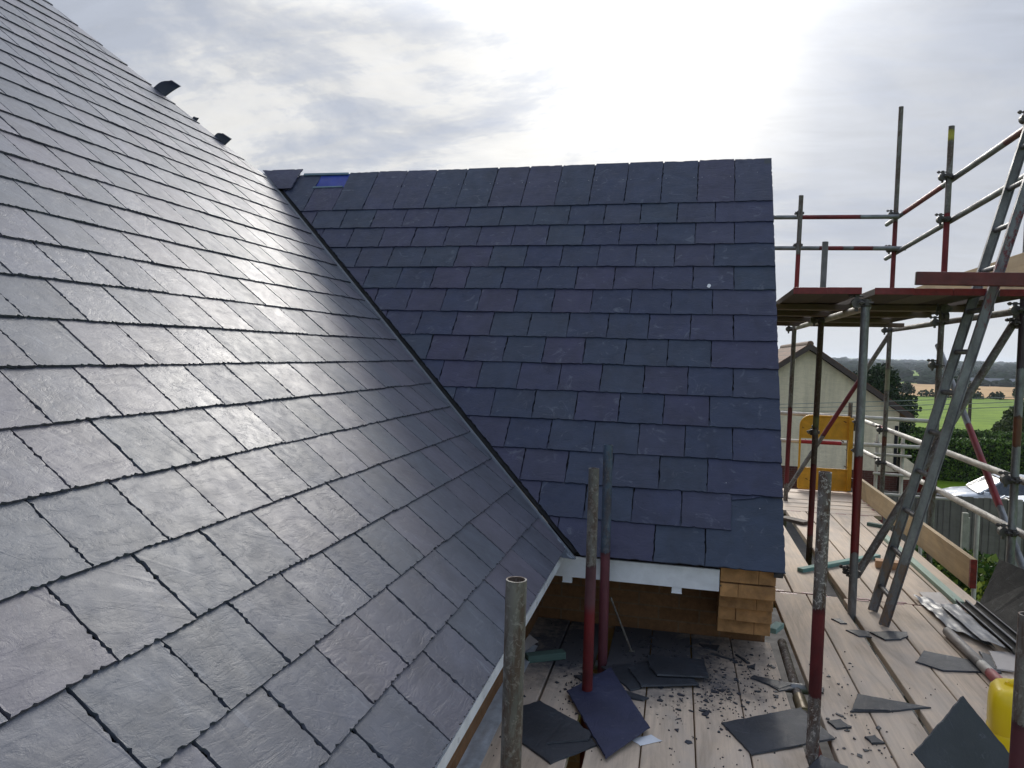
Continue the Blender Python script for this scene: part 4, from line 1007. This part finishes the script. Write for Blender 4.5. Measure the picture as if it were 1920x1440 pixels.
def hedge(name, x0, y0, x1, y1, z, w_, h, n, m, label, s=.05):
    root = tag(empty(name, ((x0+x1)/2, (y0+y1)/2, z)), label, 'hedge')
    d = Vector((x1-x0, y1-y0, 0)); L = d.length; d.normalize(); q = Vector((-d.y, d.x, 0)); mb = MB()
    for i in range(n):
        a = rnd.uniform(-L/2, L/2); f_ = rnd.random(); wob = .10*noise.noise(Vector((a*.8, 0, 5)))+.05*noise.noise(Vector((a*3, 2, 5)))
        if f_ < .45: p = d*a+q*(-w_/2+rnd.gauss(0, .05)+wob)+Vector((0, 0, rnd.uniform(0, h)))
        elif f_ < .9: p = d*a+q*rnd.uniform(-w_/2, w_/2)+Vector((0, 0, h+rnd.gauss(0, .045)+wob))
        else: p = d*a+q*(w_/2)+Vector((0, 0, rnd.uniform(0, h)))
        leaf(mb, p, s*rnd.uniform(.6, 1.4))
    mb.build('foliage', m, root)
    mb = MB(); mb.box((0, 0, h/2-.04), (L-.1, w_-.16, h-.16), Matrix.Rotation(math.atan2(d.y, d.x), 3, 'Z')); mb.build('branch_core', m_plain('hedge_inside', (.010, .014, .006), .95, .2), root)
    return root
hedge('hedge', 7.2, 37.0, 18, 35.6, -5.02, 1.1, 1.72, 26000, L_hedge, 'tall dark clipped hedge running behind the lawn', .055)
hedge('hedge', 9.5, 50, 21, 48.5, gz(49), 1.2, 1.25, 16000, L_hedge, 'lower clipped hedge further off, above the tall one', .07)
def hedgerow(x0, x1, y, s, n, label):
    root = tag(empty('hedgerow', (x0, y, gz(y))), label, 'hedgerow'); bl = []
    for i in range(n):
        bl.append(((rnd.uniform(0, x1-x0), rnd.uniform(-3, 3), rnd.uniform(.1, 1.)*s), rnd.uniform(.5, 1.)*s))
    crown(bl, n*60, .28*s).build('foliage', L_dark, root)
hedgerow(30, 110, 174, 1.0, 70, 'ragged far hedgerow between the green meadow and the wheat field')
for x, y, s in ((51.5, 175, 2.0), (64, 178, 1.3), (41, 173, 1.2)):
    tree('field_tree', (x, y, gz(y)), [((0, 0, 1.5*s), s), ((.6*s, 0, 1.1*s), .8*s), ((-.6*s, 0, 1.2*s), .7*s)], 900, .22, L_dark, s, .2, {51.5: 'largest small tree standing between meadow and wheat field', 64: 'small bush at the wheat field edge, furthest right', 41: 'small bush at the wheat field edge near the ladder'}[x])
# wooded hills
mb = MB()
for y, h, n, x0, x1, s in ((425, 4.5, 260, -80, 260, 5), (520, 6.5, 260, -120, 330, 6), (680, 8.0, 300, -200, 460, 7.5), (900, 8.5, 300, -300, 620, 9), (1300, 9, 320, -450, 900, 12), (1900, 10, 320, -700, 1300, 17)):
    for i in range(n):
        x = rnd.uniform(x0, x1); yy = y+rnd.uniform(-30, 40)*y/425; r = s*rnd.uniform(.55, 1.05); base = gz(yy); hh = h*(.8+.45*noise.noise(Vector((x/60., y/100., 0))))*rnd.uniform(.8, 1.12)
        # a lumpy crown
        k = len(mb.v); nu, nv = 9, 5
        for a in range(nv+1):
            ph = math.pi*.55*a/nv
            for b_ in range(nu):
                th = 6.283*b_/nu; d = Vector((math.sin(ph)*math.cos(th), math.sin(ph)*math.sin(th), math.cos(ph)))
                q = 1+.28*noise.noise(d*2.2+Vector((x, y, 0)))
                mb.v.append((x+d.x*r*q, yy+d.y*r*q, base+hh-r*.55+d.z*r*.55*q))
        for a in range(nv):
            for b_ in range(nu): mb.f.append((k+a*nu+b_, k+(a+1)*nu+b_, k+(a+1)*nu+(b_+1) % nu, k+a*nu+(b_+1) % nu))
        j = len(mb.v); mb.v += [(x-r*.8, yy, base), (x+r*.8, yy, base), (x+r*.8, yy, base+hh-r*.4), (x-r*.8, yy, base+hh-r*.4)]; mb.f.append((j, j+1, j+2, j+3))
o = tag(mb.build('woods', m_plain('distant_foliage', (.016, .026, .014), 1., .5, .06, spec=0.), smooth=False), 'distant wooded hills along the horizon', 'woods', kind='stuff')
# far farm buildings
def barn(x, y, w_, h, label, wallc, roofc):
    root = tag(empty('farm_building', (x, y, gz(y))), label, 'building', 'far farm buildings')
    mb = MB(); mb.box((0, 0, h/2), (w_, 6, h)); mb.build('wall', wallc, root)
    mb = MB(); mb.add([(-w_/2-.3, -3.3, h), (w_/2+.3, -3.3, h), (w_/2+.3, 0, h+1.8), (-w_/2-.3, 0, h+1.8), (-w_/2-.3, 3.3, h), (w_/2+.3, 3.3, h)], [(0,1,2,3), (3,2,5,4), (0,3,4), (1,5,2)]); mb.build('roof', roofc, root)
M_cream = None
mw = m_plain('white_wall', (.6, .6, .58), .8, .1); mr = m_plain('slate_grey_roof', (.13, .14, .16), .8, .1)
for x, w_, lb in ((128, 5, 'left white farm building below the wooded hill'), (136, 8, 'long white farm building below the wooded hill'), (146, 6, 'right white farm building below the wooded hill')):
    barn(x, 412, w_, 2.2, lb, mw, mr)

# cream gabled house
def f(g, b):
    c = coord(g); n = g.noise(g.map(c, (1, 1, 3)), 3.5, 8, .7, 1.); n3 = g.noise(g.map(c, (2.5, 1, .35)), 1.2, 6, .7, .6); n2 = g.noise(c, 40, 4, .6)
    g.l(g.mix(1., (.72, .62, .44), g.mix(1., g.ramp(n, [(.3, .88), (.7, 1.08)]), g.ramp(n3, [(.3, .78), (.6, 1.05)]), 'MULTIPLY'), 'MULTIPLY'), b.inputs['Base Color'])
    p = bump(g, b, n, .6, .03); bump(g, b, n2, .4, .01, p)
M_cream = mat('cream_render', f, .9, .15)
def f(g, b):
    c = coord(g); s = g.n('ShaderNodeSeparateXYZ'); g.l(c, s.inputs[0]); cb = g.n('ShaderNodeCombineXYZ'); g.l(s.outputs[1], cb.inputs[0]); g.l(g.math('MULTIPLY', s.outputs[2], 1.75), cb.inputs[1])
    br = g.n('ShaderNodeTexBrick'); g.l(cb.outputs[0], br.inputs['Vector']); br.inputs['Scale'].default_value = 1; br.inputs['Brick Width'].default_value = .3; br.inputs['Row Height'].default_value = .3; br.inputs['Mortar Size'].default_value = .02
    br.inputs['Color1'].default_value = (.17, .085, .05, 1); br.inputs['Color2'].default_value = (.13, .07, .045, 1); br.inputs['Mortar'].default_value = (.05, .03, .02, 1)
    n = g.noise(c, 2, 6, .7); g.l(g.mix(1., br.outputs['Color'], g.ramp(n, [(.3, .7), (.7, 1.3)]), 'MULTIPLY'), b.inputs['Base Color'])
M_tile = mat('brown_roof_tile', f, .85, .2)
ch = tag(empty('cream_house', (3.52, 28, -5)), 'cream rendered house with brown tiled gable roof and red brick base', 'house')
ez_, az, hw_ = 3.28, 5.33, 2.95
mb = MB(); mb.add([(-hw_, 0, 1.28), (hw_, 0, 1.28), (hw_, 0, ez_), (0, 0, az), (-hw_, 0, ez_), (-hw_, 9, 1.28), (hw_, 9, 1.28), (hw_, 9, ez_), (-hw_, 9, ez_), (0, 9, az)], [(0,1,2,3,4), (1,6,7,2), (5,0,4,8), (6,5,8,9,7)]); mb.build('wall', M_cream, ch)
mb = MB(); mb.box((0, 4.5, .64), (2*hw_+.06, 9.06, 1.28)); mb.build('brick_base', M_redbrick, ch)
sl_ = (az-ez_)/hw_
mb = MB()
for s in (-1, 1):
    o_ = .36; x_e = s*(hw_+o_); ze = ez_-o_*sl_+.06; vs = []
    for y in (-.28, 9.3):
        vs += [(0, y, az+.07), (x_e, y, ze), (x_e, y, ze+.16), (0, y, az+.24)]
    mb.add(vs, [(0,1,2,3), (7,6,5,4), (0,4,5,1), (1,5,6,2), (2,6,7,3), (3,7,4,0)])
rf = recalc(mb.build('roof', M_tile, ch))
mb = MB()
for s in (-1, 1):
    x_e = s*(hw_+.38); ze = ez_-.38*sl_; mb.add([(0, -.31, az+.02), (x_e, -.31, ze), (x_e, -.31, ze+.19), (0, -.31, az+.21), (0, -.285, az+.02), (x_e, -.285, ze), (x_e, -.285, ze+.19), (0, -.285, az+.21)], [(0,1,2,3), (7,6,5,4), (0,4,5,1), (1,5,6,2), (2,6,7,3)])
recalc(mb.build('barge_board', m_plain('brown_barge', (.055, .035, .028), .6, .2), rf))
mb = MB(); mb.cyl((hw_+.42, -.3, ez_-.22), (hw_+.42, 9.3, ez_-.22), .06, 8); mb.build('gutter', M_black, rf)
mb = MB(); mb.cyl((0, -.3, az+.21), (0, 9.3, az+.21), .11, 10); mb.build('ridge_tile', m_plain('ridge_tile', (.14, .08, .055), .85, .3), rf)
# low lean-to with sloping wall top at the right corner
mb = MB(); mb.add([(hw_, -.4, 0), (hw_+1.05, -.4, 0), (hw_+1.05, -.4, 1.15), (hw_, -.4, 1.95), (hw_, 3, 0), (hw_+1.05, 3, 0), (hw_+1.05, 3, 1.15), (hw_, 3, 1.95)], [(0,1,2,3), (1,5,6,2), (5,4,7,6), (3,2,6,7)]); mb.build('lean_to', M_cream, ch)
mb = MB(); mb.box((hw_+.6, -.42, .55), (1.05, .03, 1.1)); mb.build('lean_to_base', M_redbrick, ch)
mb = MB(); mb.box((hw_-.08, -.02, 2.1), (.10, .06, 1.5)); mb.build('downpipe', M_black, ch)

# fence in front of the drive
fn = tag(empty('fence', (6.5, 18.9, -5)), 'weathered grey close boarded timber fence in front of the white cars', 'fence')
mf = m_wood('grey_fence', (.06, .055, .05), (.03, .028, .027), (.10, .09, .085), .6)
mb = MB(); x = -3.6
while x < 6.5:
    w_ = rnd.uniform(.10, .13); h = 2.02+rnd.uniform(-.015, .015)+x*-.012
    mb.box((x+w_/2, rnd.choice((-.012, .010)), h/2), (w_+.012, .018, h)); x += w_
mb.build('boards', mf, fn)
for x in (-3.3, -1.55, .35, 2.2, 4.05, 5.9):
    mb = MB(); mb.box((x, -.06, 1.02), (.09, .09, 2.06)); mb.build('post', m_plain('concrete_post', (.26, .25, .24), .9, .2), fn)
# garden posts
for x, y, z1, lb in ((4.02, 13.0, -2.36, 'short weathered post standing among the shrubs'), (3.75, 12.2, -2.15, 'pale tall stake at the left of the shrubs')):
    mb = MB(); mb.box((0, 0, (z1+5)/2), (.075, .075, z1+5)); o = mb.build('garden_post', m_plain('weathered_post', (.28, .27, .22), .9, .2, 10), bevel=.008); o.location = (x, y, -5); tag(o, lb, 'post')

# cars
M_carw = m_plain('white_car_paint', (.66, .68, .72), .4, .02, 2); M_glass = m_plain('car_glass', (.02, .025, .035), .25, .1, 2, spec=.8); M_tyre = m_plain('tyre', (.015, .015, .016), .85, .2)
M_carb = m_plain('silver_car_paint', (.50, .53, .58), .22, .03, 2)
def car(loc, rz, label, m, hatch=True):
    root = tag(empty('parked_car', loc, rz), label, 'car', 'cars parked behind the fence')
    # side profile, lofted across the width with tumblehome
    body = [(-2.05, .28), (-2.12, .60), (-2.02, .92), (-1.55, .98), (-.9, 1.0), (.95, .98), (1.55, .90), (2.0, .76), (2.12, .50), (2.05, .28)]
    roof = [(-1.80, .97), (-1.45, 1.34), (-.9, 1.45), (0, 1.48), (.45, 1.42), (1.15, .99)]
    def loft(prof, hw, name, mm, inset_top, zs):
        mb = MB(); K = [(-hw, .0), (-hw*.97, .3), (0, .33), (hw*.97, .3), (hw, 0)]
        ws = [-1, -.9, -.4, .4, .9, 1]; n = len(prof)
        for wv in ws:
            for x, z in prof:
                t = (z-zs[0])/(zs[1]-zs[0]); y = wv*hw*(1-inset_top*max(0, t)); dz = -.05*(abs(wv) > .95)*(1 if t > .3 else 0)
                mb.v.append((x*(1-.02*(abs(wv) > .95)), y, z+dz))
        for a in range(len(ws)-1):
            for i in range(n): mb.f.append((a*n+i, a*n+(i+1) % n, (a+1)*n+(i+1) % n, (a+1)*n+i))
        mb.f.append(tuple(range(n))); mb.f.append(tuple(range(len(ws)*n-1, (len(ws)-1)*n-1, -1)))
        o = recalc(mb.build(name, mm, root, smooth=True)); return o
    loft(body, .86, 'body', m, .06, (.28, 1.0))
    loft(roof, .80, 'glasshouse', M_glass, .20, (.97, 1.48))
    mb = MB(); pr = [(-1.47, 1.345), (-.9, 1.462), (0, 1.492), (.47, 1.43)]
    for y in (-.66, -.4, .4, .66):
        for x, z in pr: mb.v.append((x, y, z+(.012 if abs(y) < .5 else -.012)))
    for a in range(3):
        for i in range(3): mb.f.append((a*4+i, a*4+i+1, (a+1)*4+i+1, (a+1)*4+i))
    mb.build('roof_skin', m, root, smooth=True)
    for y in (-.70, .70):
        for x0, x1 in ((-1.75, -1.42), (1.10, .44), (-.45, -.40)):
            z0 = .98; z1 = {-1.42: 1.34, .44: 1.42, -.40: 1.46}[x1]; mb = MB(); mb.cyl((x0, y*1.12, z0), (x1, y*.97, z1), .035, 6); mb.build('pillar', m, root)
    for x in (-1.3, 1.3):
        for y in (-.80, .80):
            mb = MB(); mb.cyl((x, y-.10, .31), (x, y+.10, .31), .31, 20); wv = mb.build('wheel', M_tyre, root, smooth=True)
            mb = MB(); s = 1 if y > 0 else -1; mb.cyl((x, y+s*.09, .31), (x, y+s*.108, .31), .20, 14); mb.build('rim', m_plain('alloy', (.4, .4, .42), .3, .1, metal=.8), wv)
    for y in (-.62, .62):
        mb = MB(); mb.box((2.05, y, .66), (.10, .30, .13)); mb.build('headlight', m_plain('lamp_glass', (.6, .62, .65), .1, .02), root, bevel=.02)
        mb = MB(); mb.box((.95, y*1.52, 1.0), (.14, .12, .12)); mb.build('mirror', m, root, bevel=.02)
car((8.55, 22.6, -5.0), R(180), 'white car facing left with its roof and windscreen above the fence', M_carw)
car((9.6, 27.0, -4.98), R(176), 'silver white car further back, only its end showing left of the nearer white car', M_carb)

# shrubs in front of the fence
def shrub(x, y, w_, h, n, m, label, s=.05):
    root = tag(empty('shrub', (x, y, -5)), label, 'shrub', 'shrubs in front of the fence')
    bl = []
    for i in range(16): bl.append(((rnd.uniform(-w_, w_)*.7, rnd.uniform(-.5, .5), rnd.uniform(.4, 1.)*h-.3), rnd.uniform(.26, .42)))
    crown(bl, n, s).build('foliage', m, root)
    mb = MB()
    for i in range(6): c = bl[i][0]; mb.cyl((0, 0, 0), c, .03, 6, .01)
    mb.build('stem', M_trunk, root)
shrub(3.55, 12.3, .55, 2.55, 8000, L_shrub, 'bright green shrub left of the short weathered post')
shrub(4.55, 12.6, .7, 2.5, 10000, L_shrub, 'dark green shrub right of the short weathered post, its top yellowish')
shrub(3.95, 11.4, .35, 2.05, 4500, L_yel, 'yellow green shrub below the short weathered post', .045)
shrub(4.9, 11.2, .6, 2.1, 8000, L_hedge, 'darker shrub behind the propped black slate')
shrub(5.6, 12.8, .6, 2.4, 7000, L_shrub, 'rightmost shrub by the fence behind the heavy corner post')

# telegraph pole and wires
root = tag(empty('telegraph_pole', (16.85, 55, gz(55))), 'thin dark telegraph pole in front of the bushy tree', 'pole')
mb = MB(); mb.cyl((0, 0, 0), (0, 0, 4.1), .12, 10, .09); mb.build('pole', M_trunk, root); mb = MB(); mb.box((0, 0, 3.7), (1.1, .09, .09)); mb.build('cross_arm', M_trunk, root)
for i, (za, zb_, zc, lb) in enumerate(((-1.13, -.94, -.74, 'uppermost of the three overhead wires crossing in front of the cream house'), (-1.22, -1.06, -.86, 'middle one of the three overhead wires'), (-1.30, -1.18, -.97, 'lowest of the three overhead wires'))):
    mb = MB(); pts = []
    for k in range(25):
        x = -1+11*k/24; t = (x-1.86)/5.22; z = za+(zc-za)*t+4*(zb_-(za+zc)/2)*t*(1-t); pts.append((x, 20+i*.05, z))
    mb.path(pts, .008, 5); tag(mb.build('overhead_wire', m_plain('wire', (.22, .24, .22), .6, .1)), lb, 'wire', 'overhead wires')

# ---------------------------------------------------------------- air
mb = MB(); mb.box((0, 0, 0), (9200, 5500, 60)); o = mb.build('haze', None); o.location = (0, 2400, -1.0)
hm = bpy.data.materials.new('haze_air'); hm.use_nodes = True; hm.node_tree.nodes.clear(); hg = NG(hm.node_tree)
pv = hg.n('ShaderNodeVolumePrincipled'); pv.inputs['Color'].default_value = (.80, .88, 1, 1); pv.inputs['Density'].default_value = .00018; pv.inputs['Anisotropy'].default_value = .3
ho = hg.n('ShaderNodeOutputMaterial'); hg.l(pv.outputs[0], ho.inputs['Volume']); o.data.materials.append(hm); tag(o, kind='stuff')
